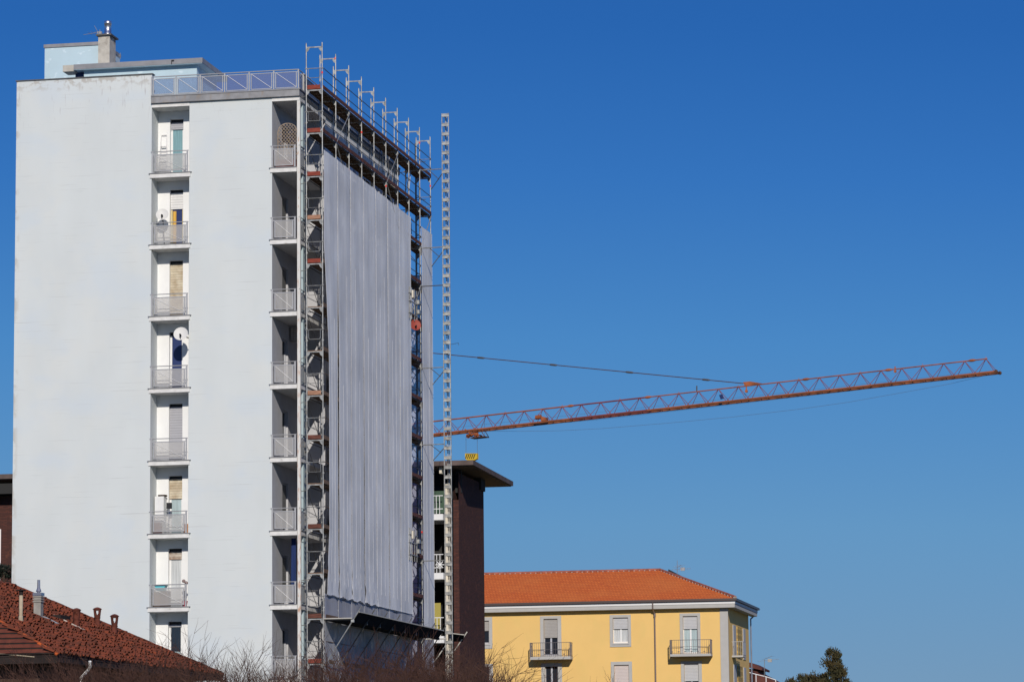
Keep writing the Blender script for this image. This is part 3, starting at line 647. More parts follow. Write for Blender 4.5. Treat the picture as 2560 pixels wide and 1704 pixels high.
# return posts at the far end
b = MB()
pR = P(1037.8,336.5,Y=23.2)
for (x,y_) in ((pR.x,23.2),(pR.x-1.5,23.2),(-W_,23.2)):
    b.tube((x,y_,0),(x,y_,35.9 if x < pR.x+.1 else 33.8),.024,8)
for k in range(0,14):
    b.tube((pR.x-1.5,23.2,ZD[k]+1),(-.4,23.2,ZD[k]+1),.018,5); b.tube((pR.x-1.5,23.2,ZD[k]+.5),(-.4,23.2,ZD[k]+.5),.018,5)
    b.tube((-W_-.1,22.5,ZD[k]-.3),(pR.x-.4,23.2,ZD[k]+.2),.02,5)
b.build('return_standards', M['steel_dark'], SC)
b = MB()
for k in range(0,14): b.tube((-W_,22.53,ZD[k]+.5),(0,22.53,ZD[k]+.5),.015,5); b.tube((-W_,22.53,ZD[k]+1),(0,22.53,ZD[k]+1),.015,5)
b.build('end_rail', M['galv'], SC)
# small winch and brackets in the gap between the nets
for n_, (px_, py_, lab) in enumerate(((1034, 742, 'upper'), (1034, 1342, 'lower'))):
    c = P(px_, py_, X=.1); t = thing('scaffold_winch', tuple(c), 'grey hoist winch and pipes %s in the net gap' % ('above the brick red dish' if n_ == 0 else 'below the crane jib'), 'winch')
    s = MB(); s.box(c.x-.10,c.x+.10,c.y-.5,c.y-.1,c.z-.1,c.z+.28); s.build('casing', M['cream'], t)
    s = MB()
    for q in (-.9,-.5,.2,.7): s.tube((c.x,c.y+q,c.z-1.2),(c.x,c.y+q,c.z+.4),.03,6)
    for q in (-.3,.1,-.9): s.tube((c.x,c.y-1.0,c.z+q),(c.x,c.y+.9,c.z+q),.03,6)
    s.box(c.x-.05,c.x+.12,c.y+.75,c.y+1.1,c.z-.25,c.z-.05); s.box(c.x-.05,c.x+.12,c.y+.75,c.y+1.1,c.z-.75,c.z-.55); s.build('bracket', M['galv'], t)
# ------------------------------------------------------------------ protective fan
FZ = 9.87
FN = thing('protective_fan', (0,0,FZ-2), 'dark boarded protective fan sticking out on slanted struts at the foot of the netted scaffold', 'protective fan')
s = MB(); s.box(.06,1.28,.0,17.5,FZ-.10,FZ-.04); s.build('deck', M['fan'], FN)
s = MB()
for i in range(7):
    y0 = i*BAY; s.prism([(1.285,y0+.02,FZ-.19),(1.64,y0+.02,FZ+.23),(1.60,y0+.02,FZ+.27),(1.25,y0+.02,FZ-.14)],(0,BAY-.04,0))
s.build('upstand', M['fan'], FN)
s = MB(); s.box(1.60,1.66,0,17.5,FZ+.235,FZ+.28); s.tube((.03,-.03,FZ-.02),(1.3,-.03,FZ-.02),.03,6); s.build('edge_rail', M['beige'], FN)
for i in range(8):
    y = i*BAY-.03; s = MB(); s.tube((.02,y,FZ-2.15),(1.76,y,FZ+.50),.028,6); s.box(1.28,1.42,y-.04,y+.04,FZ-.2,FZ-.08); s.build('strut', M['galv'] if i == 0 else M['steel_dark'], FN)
c_ = [P(x,y,Y=Y_) for x,y,Y_ in ((1120,1581,21.5),(1161,1586,21.5),(1156,1603,22.4),(1120,1602,22.4))]
s = MB(); s.prism(c_,(0,.06,0)); s.build('corner_upstand', M['fan'], FN)
s = MB(); s.tube(c_[0]-Vector((0,.03,0)),c_[1]-Vector((0,.03,0)),.025,6); s.tube(P(1168,1578,Y=22.1),P(1136,1626,Y=22.1),.03,6); s.tube((.1,20,FZ-.02),(1.25,20,FZ-.02),.035,6); s.tube(P(1119,1605,Y=21),P(1086,1653,Y=21),.03,6); s.build('corner_strut', M['beige'], FN)
# ------------------------------------------------------------------ nets
def net(y0, y1, z1, z0, label, name='debris_net', pull=0.0, seed=0, m='net', low=None, lowm='net_low', grp='nets on the scaffold'):
    rnd = random.Random(seed); t = thing(name, (.07, (y0+y1)/2, z0), label, 'debris net', grp)
    ny, nz = 12, 70; s = MB(); idx = {}
    ph = [rnd.uniform(0,6.3) for _ in range(6)]; cr_ = 1.0 if seed in (4,5,6) else (.6 if seed == 3 else .25)
    for j in range(nz+1):
        z = z0+(z1-z0)*j/nz; q = j/nz
        mid = 0 if q > .78 else min(1, (.78-q)/.25)**.8
        if q < .15: mid *= .45+.55*q/.15
        a = y0+.015+pull*mid; b = y1-.015-.04*mid
        for i in range(ny+1):
            u = i/ny; y = a+(b-a)*u
            belly = .012*math.sin(math.pi*u)*(.5+.5*math.sin(z*.7+ph[0]))
            x = .065+belly+.007*math.sin(u*9+ph[1]+z*.25)+.004*math.sin(u*23+ph[2]+z*.12)+.003*math.sin(z*3+ph[3]+u*4)
            if q < .09:                      # crumpled foot of the sheet
                k_ = (.09-q)/.09; x += k_*cr_*(.09*abs(math.sin(u*17+ph[4]+j))*rnd.uniform(.2,1.2)); z2 = z-k_*.05*cr_*math.sin(u*9+ph[5])
            else: z2 = z
            s.v.append((x, y, z2))
    for j in range(nz):
        for i in range(ny):
            k_ = j*(ny+1)+i; s.f.append((k_,k_+1,k_+ny+2,k_+ny+1))
    s.build('sheet', M[m], t, True)
    h = MB(); 
    for e in (0, ny):
        pts = [Vector(s.v[j*(ny+1)+e])+Vector((.012,0,0)) for j in range(0,nz+1,2)]; h.path(pts,.006,4)
    h.path([Vector(s.v[i])+Vector((.01,0,0)) for i in range(ny+1)],.010,4)
    for u_, zc in ((4,rnd.uniform(.45,.8)),(8,rnd.uniform(.5,.85))):
        pts = [Vector(s.v[j*(ny+1)+u_])+Vector((.006,0,0)) for j in range(2,int(nz*zc),2)]; fo = MB(); fo.path(pts,.005,4); fo.build('fold', M['hem'], t)
    h.build('hem', M['hem'], t)
    if low is not None:
        l = MB(); nz2 = 40; zt, zb = z0+.02, low
        for j in range(nz2+1):
            z = zb+(zt-zb)*j/nz2
            for i in range(ny+1):
                u = i/ny; l.v.append((.05+.03*math.sin(math.pi*u)*math.sin(z+ph[0])+.01*math.sin(u*9+z*.5+ph[2])-.005, y0+.01+(y1-y0-.02)*u, z))
        for j in range(nz2):
            for i in range(ny):
                k_ = j*(ny+1)+i; l.f.append((k_,k_+1,k_+ny+2,k_+ny+1))
        l.build('lower_sheet', M[lowm], t, True)
        h = MB(); h.tube((.06,y0+.01,zt),(.06,y0+.01,zb),.007,4); h.tube((.10,y0,zt-.02),(.10,y1,zt-.02),.008,4); h.build('lower_hem', M['hem'], t)
names = ['first pale grey net strip from the tower corner, beside the open scaffold end', 'second pale grey net strip from the tower corner', 'third pale grey net strip from the tower corner', 'fourth pale grey net strip, middle of the seven wide hung ones',
         'fifth pale grey net strip from the tower corner', 'sixth pale grey net strip, last but one before the open gap', 'seventh pale grey net strip, just left of the open gap with the red dish']
for i in range(7): net(i*BAY, (i+1)*BAY, 31.08-.02*i, 10.96, names[i], pull=(.85,.24,.05,.09,.03,.10,.03)[i], seed=i+3, low=2.0)
net(20.02, 22.5, 30.9, 10.4, 'narrow grey net strip right of the gap, beside the ladder mast', pull=.06, seed=31, low=2.0)
t = thing('debris_net', (-1.8,23.3,2), 'dark bluish net at the far end, seen through the gap between the grey strips', 'debris net', 'nets on the scaffold')
s = MB()
for j in range(41):
    for i in range(15): s.v.append((-4.2+4.0*i/14, 23.35+.03*math.sin(i*1.7+j*.3), 2+26.9*j/40))
for j in range(40):
    for i in range(14): k_ = j*15+i; s.f.append((k_,k_+1,k_+16,k_+15))
s.build('sheet', M['net_end'], t, True)
# ------------------------------------------------------------------ hoist mast
HM = thing('hoist_mast', (1.37,20,0), 'tall galvanised ladder mast of a goods hoist standing free right of the scaffold', 'hoist mast')
mx0, mx1, zt = 1.19, 1.54, 36.72
s = MB(); 
for x in (mx0,mx1): s.box(x-.02,x+.02,19.97,20.03,0,zt)
s.tube((1.365,20.36,0),(1.365,20.36,zt),.022,8); s.build('rail', M['galv'], HM)
s = MB(); s.box(1.35,1.38,20.03,20.06,0,zt-.1); s.build('gear_rack', M['galv'], HM)
n_ = 0; z = zt-.02; pm = MB(); pm.box(mx0+.021,mx1-.021,19.965,19.985,-.17,0); pm.box(mx0+.021,mx1-.021,19.986,20.06,-.02,-.004); pm.box(mx0-.02,mx1+.02,19.95,19.964,-.03,-.012); pm.box(mx0-.02,mx1+.02,19.95,19.964,-.165,-.147)
p0 = pm.build('rung_plate', M['galv'], HM); db = MB(); db.box(1.345,1.385,20.0,20.029,-.36,-.18); db.box(1.30,1.43,19.99,20.03,-.195,-.171); d0 = db.build('rack_bolt', M['black'], p0)
p0.location = (0,0,z); OFF[p0.name] = OFF[HM.name]
k = 1
while z-.49*k > .3:
    o = p0.copy(); S.collection.objects.link(o); o.parent = HM; o.location = (0,0,z-.49*k)
    d = d0.copy(); S.collection.objects.link(d); d.parent = o; k += 1
for (z, br) in ((33.82,1),(29.77,1),(27.8,0),(23.59,1),(19.67,1),(13.79,0)):
    s = MB(); s.tube((-W_-.1,20.06,z-.02),(mx0,19.95,z),.026,6)
    if br: s.tube((.05,22.5,z-.55),(1.3,20.1,z-.03),.024,6); s.tube((.5,20,z-.02),(.75,21.2,z-.3),.018,6)
    s.build('tie', M['steel_dark'] if z == 27.8 else M['galv'], HM)

# ================================================================== tower crane
def dist_pt(x, y, pxm):
    d = fw+RT*((x-1280)/F)-UP*((y-852)/F); return CAM+d*(F/pxm)
A = dist_pt(1115.8,1081,32.9); B = dist_pt(2461,931,35.2)      # near bottom chord
J = (B-A); Jn = J.normalized(); side = Vector((Jn.y,-Jn.x,0)).normalized()          # side towards the camera?
if side.dot(CAM-A) < 0: side = -side
bayc = J.length/27; upv = Vector((0,0,1)); TH = 1.04; WD = 1.0
ctr = lambda t: A+Jn*t-side*(WD/2)                 # centre of bottom, t in metres from A
def plane_pt(x, y):                                 # point of the vertical plane through the jib axis
    n = Jn.cross(upv).normalized(); d = fw+RT*((x-1280)/F)-UP*((y-852)/F); return CAM+d*((ctr(0)-CAM).dot(n)/d.dot(n))
tw_t = (plane_pt(600,1120)-ctr(0)).dot(Jn); base = ctr(tw_t)
CR = thing('tower_crane', (base.x,base.y,0), 'orange lattice jib of a tower crane reaching out from behind the white tower', 'crane')
n0 = int(math.ceil(tw_t/bayc)); 
for sec, (i0, i1, m_) in enumerate(((n0,7,'crane_o'),(7,11,'crane_r'),(11,28,'crane_o'))):
    s = MB(); TIP = (plane_pt(2491,928)-ctr(0)).dot(Jn)
    t0, t1 = (i0-.5)*bayc, (i1-.5)*bayc+(0 if i1 < 28 else .45)
    tA = ctr(i0*bayc if sec == 0 else t0)+upv*TH; tB = ctr(t1 if i1 < 28 else 27*bayc+.1)+upv*TH
    s.tube(tA, tB, .055 if sec < 2 else .045, 8)
    s.build('top_chord', M[m_], CR)
    s = MB()
    for q in (0,1):
        o_ = side*(WD/2-.0)*(1 if q else -1)
        s.tube(ctr(t0)+o_, ctr(t1 if i1 < 28 else TIP)+o_, .06, 8)
    for i in range(i0*2, i1*2+(1 if i1 < 28 else 0)): tt = (i/2-.5)*bayc; s.tube(ctr(tt)+side*.5, ctr(tt+bayc/2)-side*.5, .03, 5)
    s.build('bottom_chord', M[m_ if sec == 1 else 'crane_o'], CR)
    s = MB()
    for i in range(i0, i1):
        apx = ctr(i*bayc)+upv*TH
        for q in (.5,-.5):
            for dt in (-.5,.5): s.tube(apx, ctr(min((i+dt)*bayc,TIP))+side*q, .021, 5)
    s.build('lattice', M['crane_r' if sec != 2 else 'crane_r'], CR)
# walkway strip/trolley rail darker band below
s = MB()
for q in (.5,-.5): s.prism([ctr(tw_t)+side*(q+.02)-upv*.10, ctr(tw_t)+side*(q+.1)-upv*.10, ctr(tw_t)+side*(q+.1)-upv*.05, ctr(tw_t)+side*(q+.02)-upv*.05], Jn*(TIP-tw_t))
s.build('trolley_rail', M['crane_d'], CR)
s = MB(); e_ = ctr(TIP+.1); s.lathe(e_+side*.55-upv*.0, [(.10,0),(.13,.02),(.13,.12),(.10,.14)], 14, -side); s.lathe(e_-side*.45, [(.10,0),(.13,.02),(.13,.12),(.10,.14)], 14, -side); s.tube(e_+side*.5,e_-side*.5,.04); s.build('end_pulley', M['crane_d'], CR)
# chord couplings
s = MB()
for px_ in (1422,1616,2014,2222,2433):
    tt = (plane_pt(px_, 960)-ctr(0)).dot(Jn); c = ctr(tt)+upv*TH
    s.tube(c-Jn*.28, c-Jn*.1, .05, 8, .10); s.tube(c-Jn*.1, c+Jn*.1, .10, 8); s.tube(c+Jn*.1, c+Jn*.28, .10, 8, .05)
s.build('chord_coupling', M['crane_o'], CR)
# pendant bar
pa = plane_pt(1858,958); pb = plane_pt(1088,883); pd = (pb-pa).normalized(); apexpt = pb+pd*((base-Vector((pb.x,pb.y,base.z))).length)
s = MB(); s.tube(pa,apexpt,.032,6); s.build('pendant_bar', M['crane_d'], CR)
s = MB()
for px_, py_ in ((1206,896),(1391,916),(1581,934),(1768,951)):
    c = pa.lerp(pb,(1858-px_)/770.0); s.tube(c-pd*.30,c-pd*.18,.05,8,.075); s.tube(c-pd*.18,c+pd*.18,.075,8); s.tube(c+pd*.18,c+pd*.30,.075,8,.05)
s.build('pendant_coupling', M['cable'], CR)
s = MB(); a0 = plane_pt(1858,956); s.prism([plane_pt(1858,955)+side*.05,plane_pt(1875,953)+side*.05,plane_pt(1905,958)+side*.05,plane_pt(1862,964)+side*.05],-side*.1); c = plane_pt(1866,977); s.lathe(c+side*.06,[(.11,0),(.11,.1)],12,-side); s.tube(c,plane_pt(1866,966),.04); s.build('pendant_anchor', M['crane_o'], CR)
# trolley
tt = (plane_pt(1187,1075)-ctr(0)).dot(Jn); c = ctr(tt); t_ = MB()
for q in (.5,-.5):
    t_.tube(c+Jn*-.6+side*q+upv*.12, c+Jn*.0+side*q-upv*.45,.05); t_.tube(c+Jn*.25+side*q+upv*.12, c-Jn*.35+side*q-upv*.45,.05)
t_.tube(c-Jn*.45+side*.5-upv*.35,c-Jn*.45-side*.5-upv*.35,.07); t_.tube(c+Jn*.35+side*.5-upv*.4,c+Jn*.35-side*.5-upv*.4,.07)
t_.tube(c-Jn*.5-upv*.35+side*.3,c+Jn*.4-upv*.3+side*.3,.10,8)
for q in (-.4,.3): t_.lathe(c+Jn*q+side*.35-upv*.42,[(.17,0),(.17,.08)],12,-side)
tr_ = t_.build('trolley', M['crane_o'], CR)
b_ = MB(); bc = c+Jn*.55-upv*.62; b_.prism([bc-Jn*.75+side*.4,bc+Jn*.45+side*.4,bc+Jn*.45-side*.4,bc-Jn*.75-side*.4],upv*.06); b_.path([bc+Jn*.45+side*.4,bc+Jn*.1+side*.4+upv*.6],.03); b_.path([bc+Jn*.45-side*.4,bc+Jn*.1-side*.4+upv*.6],.03); b_.path([bc+Jn*.45+side*.4,bc+Jn*.45+side*.4+upv*1.5],.012); b_.build('service_basket', M['crane_d'], tr_)
hk = plane_pt(1179,1143); s = MB()
h1 = plane_pt(1164.5,1133); h2 = plane_pt(1194,1133); wv = (h2-h1).normalized()
prof = [h1+side*.15, h2+side*.15, h2+side*.15-upv*.42, h2+side*.15-upv*.42-wv*.35-upv*.16, h1+side*.15+wv*.30-upv*.58, h1+side*.15-upv*.42]
s.prism(prof,-side*.3); s.build('hook_block', M['yblock'], CR)
s = MB()
for i in range(5):
    q = h1+side*.153+wv*(.0+.165*i)-upv*.40; s.prism([q,q+wv*.075,q+wv*.235+upv*.38,q+wv*.16+upv*.38],side*.01)
s.build('hazard_stripes', M['black'], CR)
s = MB(); 
for q,hh in ((1165,h1),(1193,h2)): s.tube(hh+wv*(.02 if q < 1170 else -.02)-upv*.02,plane_pt(q,1090),.014,4)
s.build('hoist_rope', M['cable'], CR)
s = MB(); pts = [plane_pt(x,y) for x,y in ((1212,1077),(1300,1077.5),(1400,1076),(1500,1071),(1670,1057),(1830,1042),(2000,1022),(2120,1005),(2238,984),(2370,960),(2490,932))]; s.path(pts,.011,4); s.path([plane_pt(1210,1062+12),plane_pt(1500,1048),plane_pt(1800,1014),plane_pt(2100,980),plane_pt(2490,932)],.008,4); s.path([ctr(tw_t)+upv*.5,ctr(TIP)+upv*.15],.008,4); s.build('trolley_rope', M['cable'], CR)
c = plane_pt(1354,1043); s = MB(); s.tube(c-Jn*.35+side*.3,c+Jn*.1+side*.3,.17,12); s.prism([c+Jn*.05+side*.3-upv*.3,c+Jn*.5+side*.3-upv*.3,c+Jn*.42+side*.3-upv*.05,c+Jn*.1+side*.3+upv*.05],-side*.5); s.build('trolley_motor', M['crane_o'], CR)
s = MB(); c2 = plane_pt(1806,992); s.prism([plane_pt(1801,988)+side*.3,plane_pt(1809,986)+side*.3,plane_pt(1813,996)+side*.3,plane_pt(1805,998.5)+side*.3],-side*.06); s.build('jib_plate', M['navy'], CR)
s = MB(); c = plane_pt(1742,979); s.tube(c,plane_pt(1742,964),.05); s.build('lamp_post', M['steel_dark'], CR)
s = MB()
for x,y in ((1246,1005),(2004,996),(1652,992)): c = plane_pt(x,y) ; 
for i in range(0,28,3): c = ctr(i*bayc)+upv*(TH+.05); s.path([c-Jn*.05,c+upv*.11,c+Jn*.05],.012,4)
for px_, py_ in ((2238,928),(1866,978)): c = plane_pt(px_,py_); s.tube(c,c+upv*.35,.05); s.lathe(c+side*.05,[(.1,0),(.1,.1)],10,-side)
s.build('jib_fitting', M['crane_o'], CR)
# tower, apex and counter-jib (behind the white building)
s = MB(); zj = base.z
for dx in (-.7,.7):
    for dy in (-.7,.7): s.tube((base.x+dx,base.y+dy,0),(base.x+dx,base.y+dy,zj+1.2),.09,6); s.tube((base.x+dx,base.y+dy,zj+1.2),(apexpt.x,apexpt.y,apexpt.z),.07,6)
for i in range(int(zj/1.4)):
    for (x0_,y0_,x1_,y1_) in ((-.7,-.7,.7,-.7),(.7,-.7,.7,.7),(.7,.7,-.7,.7),(-.7,.7,-.7,-.7)): s.tube((base.x+x0_,base.y+y0_,i*1.4),(base.x+x1_,base.y+y1_,i*1.4+1.4),.04,5)
s.build('mast', M['crane_o'], CR)
s = MB(); cj = base-Jn*7
for q in (.5,-.5): s.tube(base+side*q, cj+side*q,.09,6)
s.tube(apexpt,cj,.04,5); s.build('counter_jib', M['crane_o'], CR)
s = MB(); s.box(cj.x-.8,cj.x+.8,cj.y-.8,cj.y+.8,cj.z-1.8,cj.z); s.build('counterweight', M['cement'], CR)

# ================================================================== dark brick building
YB = 38.0; cx_ = P(1147,1300,Y=YB).x; BX0 = -38
DB = thing('brick_apartment_block', (cx_,YB,0), 'dark brown brick block with a flat overhanging roof behind the white tower', 'apartment block')
rt = P(1183,1149,Y=36.5); rb = P(1283,1203,Z=rt.z); xr = rt.x; yr = rb.y; rz = rt.z
recL = P(1060,1300,Y=YB).x; recR = P(1133,1300,Y=YB).x; cbk = P(1209.5,1300,X=cx_).y
s = MB(); s.wall('Y',YB,BX0,recL,0,rz-1.1); s.wall('Y',YB,recR,cx_,0,P(1140,1249,Y=YB).z); s.wall('X',cx_,YB,cbk,0,rz-.55)
s.quad((recR,YB,0),(recR,YB+3,0),(recR,YB+3,rz-.5),(recR,YB,rz-1.6)); s.quad((cx_,cbk,0),(BX0,cbk,0),(BX0,cbk,rz-.5),(cx_,cbk,rz-.5)); s.build('wall', M['brick_dark'], DB)
s = MB(); s.prism([(BX0,36.5,rz-.27),(xr,36.5,rz-.27),(rb.x,yr,rz-.27),(BX0,yr,rz-.27)],(0,0,.27)); s.build('roof', M['roof_slab'], DB)
s = MB(); s.prism([(BX0,36.6,rz-.31),(xr-.1,36.6,rz-.31),(rb.x-.1,yr-.1,rz-.31),(BX0,yr-.1,rz-.31)],(0,0,.038)); s.build('soffit', M['soffit_brown'], DB)
s = MB(); s.box(recR,cx_+.02,YB+.6,YB+.9,rz-1.6,rz-.32); s.build('beam_and_roof_shade', M['dark_room'], DB); s = MB(); s.box(cx_-.3,cx_+.10,cbk-1.2,cbk+.02,rz-1.0,rz-.32); s.build('beam_and_roof_shade', M['dark_room'], DB)  # first block: near-black stands in for shadow above the brick; second: a beam
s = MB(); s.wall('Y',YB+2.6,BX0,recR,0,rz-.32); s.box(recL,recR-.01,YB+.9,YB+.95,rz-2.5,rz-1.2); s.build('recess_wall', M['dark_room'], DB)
p1 = P(1114,1300,Y=YB+.3).x; p2 = P(1125,1300,Y=YB+.3).x
s = MB(); s.box(p1,p2,YB+.2,YB+.5,0,P(1120,1207,Y=YB+.3).z); s.build('pillar', M['cream'], DB)
pc0 = P(1099,1170,Y=37).x; s = MB(); s.box(pc0,pc0+.14,36.9,37.6,P(1100,1183,Y=37).z,rz-.32); s.build('roof_bracket', M['cream'], DB)
for n_, (ya, yb_) in enumerate(((1284,1299),(1431,1447),(1589,1606))):
    za, zb = P(1100,ya,Y=YB-.3).z, P(1100,yb_,Y=YB-.3).z
    s = MB(); s.box(recL,p1-.01,YB-.35,YB+2.5,zb,za); s.build('balcony_slab', M['white'], DB)
    s = MB(); zt_ = za+1.05; s.box(recL,p1-.02,YB-.30,YB-.26,zt_-.04,zt_); s.box(recL,p1-.02,YB-.30,YB-.26,za+.27,za+.31)
    x = recL
    while x < p1-.05: s.box(x,x+.03,YB-.295,YB-.265,za+.01,zt_-.041); x += .19
    if n_ == 1:
        xc = P(1100,1420,Y=YB-.3).x
        for q in range(4):
            an = q*math.pi/4; s.tube((xc-math.cos(an)*.25,YB-.33,za+.45-math.sin(an)*.25),(xc+math.cos(an)*.25,YB-.33,za+.45+math.sin(an)*.25),.03,5)
    s.build('balcony_railing', M['white'], DB)
    if n_ == 0: s = MB(); s.box(recL,p1-.05,YB+.3,YB+.35,za+.1,za+1.35); s.build('green_awning', M['green_panel'], DB)
    if n_ == 2: s = MB(); s.box(recL,P(1102,1550,Y=YB+.5).x,YB+.5,YB+.55,za+.01,P(1100,1506,Y=YB+.5).z); s.build('mustard_panel', M['mustard'], DB)
s = MB(); s.box(P(-8,1400,Y=YB).x,P(2,1400,Y=YB).x,YB-.03,YB-.002,P(0,1460,Y=YB).z,P(0,1322,Y=YB).z); s.build('window', M['white'], DB)
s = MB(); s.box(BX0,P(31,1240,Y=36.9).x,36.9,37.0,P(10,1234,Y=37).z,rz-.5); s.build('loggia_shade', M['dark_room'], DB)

# ================================================================== yellow building
YY = 85.0
Yc = P(1820,1600,Y=YY).x; ybk = P(1872,1600,X=Yc).y; X0 = Yc-32
ez = P(1838,1494,Y=YY-.6).z; ex = P(1838,1494,Y=YY-.6).x
YH = thing('yellow_apartment_house', (Yc,YY,0), 'yellow rendered house with an orange tiled hip roof and grey window surrounds', 'apartment building')
def px_rect(x0,x1,y0,y1,Y): 
    a = P(x0,y0,Y=Y); b = P(x1,y1,Y=Y); return (a.x,b.x,b.z,a.z)
wins = [ # surround x0,x1,y0,y1 ; inner x0,x1,y0,y1 ; shutter until y ; style
 (1524,1578,1536,1615, 1532,1571,1543,1606, 1571,'win','shut_pale'),
 (1350,1404,1539,1642, 1359,1395,1546,1638, 1593,'door','shut_beige'),
 (1177,1231,1542,1620, 1186,1223,1551,1608, 1576,'open','shut_beige'),
 (1699,1752,1532,1636, 1707,1745,1539,1632, 1571,'cdoor','shut_pale'),
 (1353,1406,1657,1762, 1362,1396,1665,1757, 1665,'dark2',None),
 (1527,1581,1653,1732, 1535,1573,1661,1722, 1722,'win','shut_pink'),
 (1179,1233,1659,1738, 1187,1224,1667,1727, 1667,'dark',None),
 (1702,1756,1652,1757, 1710,1748,1658,1752, 1701,'dark2','shut_pale')]
M['shut_pale'] = slat('shutter_pale', (.50,.50,.51), .1); M['shut_beige'] = slat('shutter_beige', (.36,.34,.32), .1); M['shut_pink'] = slat('shutter_pinkish', (.60,.52,.49), .1)
holes = [px_rect(*w_[4:8],YY) for w_ in wins]
top_w = ez-.5
s = MB(); s.wall('Y',YY,X0,Yc,0,top_w,holes,.25); s.wall('X',Yc,YY,ybk,0,top_w)
s.quad((Yc,ybk,0),(X0,ybk,0),(X0,ybk,top_w),(Yc,ybk,top_w)); s.build('wall', M['yellow'], YH)
for w_, h in zip(wins, holes):
    o_ = px_rect(*w_[:4],YY-.05)
    s = MB(); s.box(o_[0],h[0],YY-.05,YY-.002,o_[2],o_[3]); s.box(h[1],o_[1],YY-.05,YY-.002,o_[2],o_[3]); s.box(h[0],h[1],YY-.05,YY-.002,h[3],o_[3])
    if o_[2] < h[2]: s.box(h[0],h[1],YY-.05,YY-.002,o_[2],h[2])
    if w_[9] in ('win','open','dark'): s.box(o_[0]+.15,o_[1]-.15,YY-.09,YY-.051,h[2]-.10,h[2]-.05)
    o = s.build('window_surround', M['grey_trim'], YH)
    gl = MB(); gl.box(h[0],h[1],YY+.2,YY+.24,h[2],h[3]); st_ = w_[9]
    gl.build('pane', M['glass'] if st_ in ('door','dark','dark2','open') else M['cur_pale'] if st_ == 'cdoor' else M['cur_white'], o)
    f = MB(); fz = .06
    f.box(h[0],h[0]+fz,YY+.14,YY+.19,h[2],h[3]); f.box(h[1]-fz,h[1],YY+.14,YY+.19,h[2],h[3]); f.box(h[0]+fz,h[1]-fz,YY+.14,YY+.19,h[2],h[2]+.1)
    if st_ != 'dark': mid = (h[0]+h[1])/2; f.box(mid-.06,mid+.06,YY+.14,YY+.19,h[2]+.1,h[3])
    f.build('frame', M['frame_white'] if st_ in ('win','cdoor') else M['frame_grey'], o)
    if w_[10]:
        sz = P(1500,w_[8],Y=YY).z; sz = P((w_[4]+w_[5])/2,w_[8],Y=YY).z
        s = MB(); s.box(h[0]+.01,h[1]-.01,YY+.08,YY+.12,sz,h[3]-.01); s.build('shutter', M[w_[10]], o)
M['iron'] = mat('wrought_iron', (.16,.145,.15), .6, metal=.2, noise=.2)
def iron_balcony(x0,x1,yt,ys,yb2):
    a = P(x0,ys,Y=YY-1.0); b = P(x1,ys,Y=YY-1.0); zt_ = P((x0+x1)/2,yt,Y=YY-1.0).z; zb = P((x0+x1)/2,yb2,Y=YY-1.0).z; zs_ = P((x0+x1)/2,ys,Y=YY-1.0).z
    s = MB(); s.box(a.x,b.x,YY-1.0,YY-.051,zb,zs_); o = s.build('balcony_slab', M['grey_trim'], YH)
    s = MB(); s.tube((a.x,YY-.97,zt_),(b.x,YY-.97,zt_),.018,5); s.tube((a.x,YY-.97,zs_+.5),(b.x,YY-.97,zs_+.5),.012,5); s.tube((a.x,YY-.97,zs_+.06),(b.x,YY-.97,zs_+.06),.015,5)
    for xx in (a.x+.02,b.x-.02):
        s.tube((xx,YY-.97,zt_),(xx,YY-.05,zt_),.018,5); s.tube((xx,YY-.97,zs_+.06),(xx,YY-.05,zs_+.06),.015,5)
        for j in range(8): s.tube((xx,YY-.97+j*.12,zs_),(xx,YY-.97+j*.12,zt_),.009,4)
        s.box(xx-.035,xx+.035,YY-.995,YY-.955,zs_+.01,zt_+.02)
    n__ = 19
    for j in range(1,n__):
        xx = a.x+(b.x-a.x)*j/n__; s.tube((xx,YY-.97,zs_),(xx,YY-.97,zt_),.010,4)
        if j % 3 == 1: s.tube((xx-.06,YY-.98,zs_+.16),(xx+.06,YY-.98,zs_+.16),.03,5)
    s.build('iron_railing', M['iron'], o)
iron_balcony(1325,1426,1605,1640,1647); iron_balcony(1675,1777,1598,1633,1639)
# corner pilaster, cornice, gutter
s = MB(); a = P(1801,1600,Y=YY).x; s.box(a,Yc+.03,YY-.04,YY-.002,0,top_w); s.box(Yc+.001,Yc+.03,YY-.001,YY+.12,0,top_w); s.build('corner_pilaster', M['grey_trim'], YH)
ov = ex-Yc
s = MB(); s.box(X0,ex-.06,YY-.52,YY+.0,ez-.62,ez-.36); s.box(ex-.52,ex-.06,YY+.001,ybk+.6,ez-.62,ez-.36); s.build('cornice', M['grey_trim'], YH)
s = MB(); s.box(X0,ex-.03,YY-.56,YY-.0,ez-.358,ez-.18); s.box(ex-.5,ex-.03,YY+.001,ybk+.65,ez-.358,ez-.18); s.build('cornice_band', M['white_band'], YH)
s = MB(); s.box(X0,ex+.1,YY-.72,YY-.5,ez-.16,ez-.0); s.box(ex-.1,ex+.1,YY-.499,ybk+.8,ez-.16,ez-.0); s.build('gutter', M['gutter'], YH)
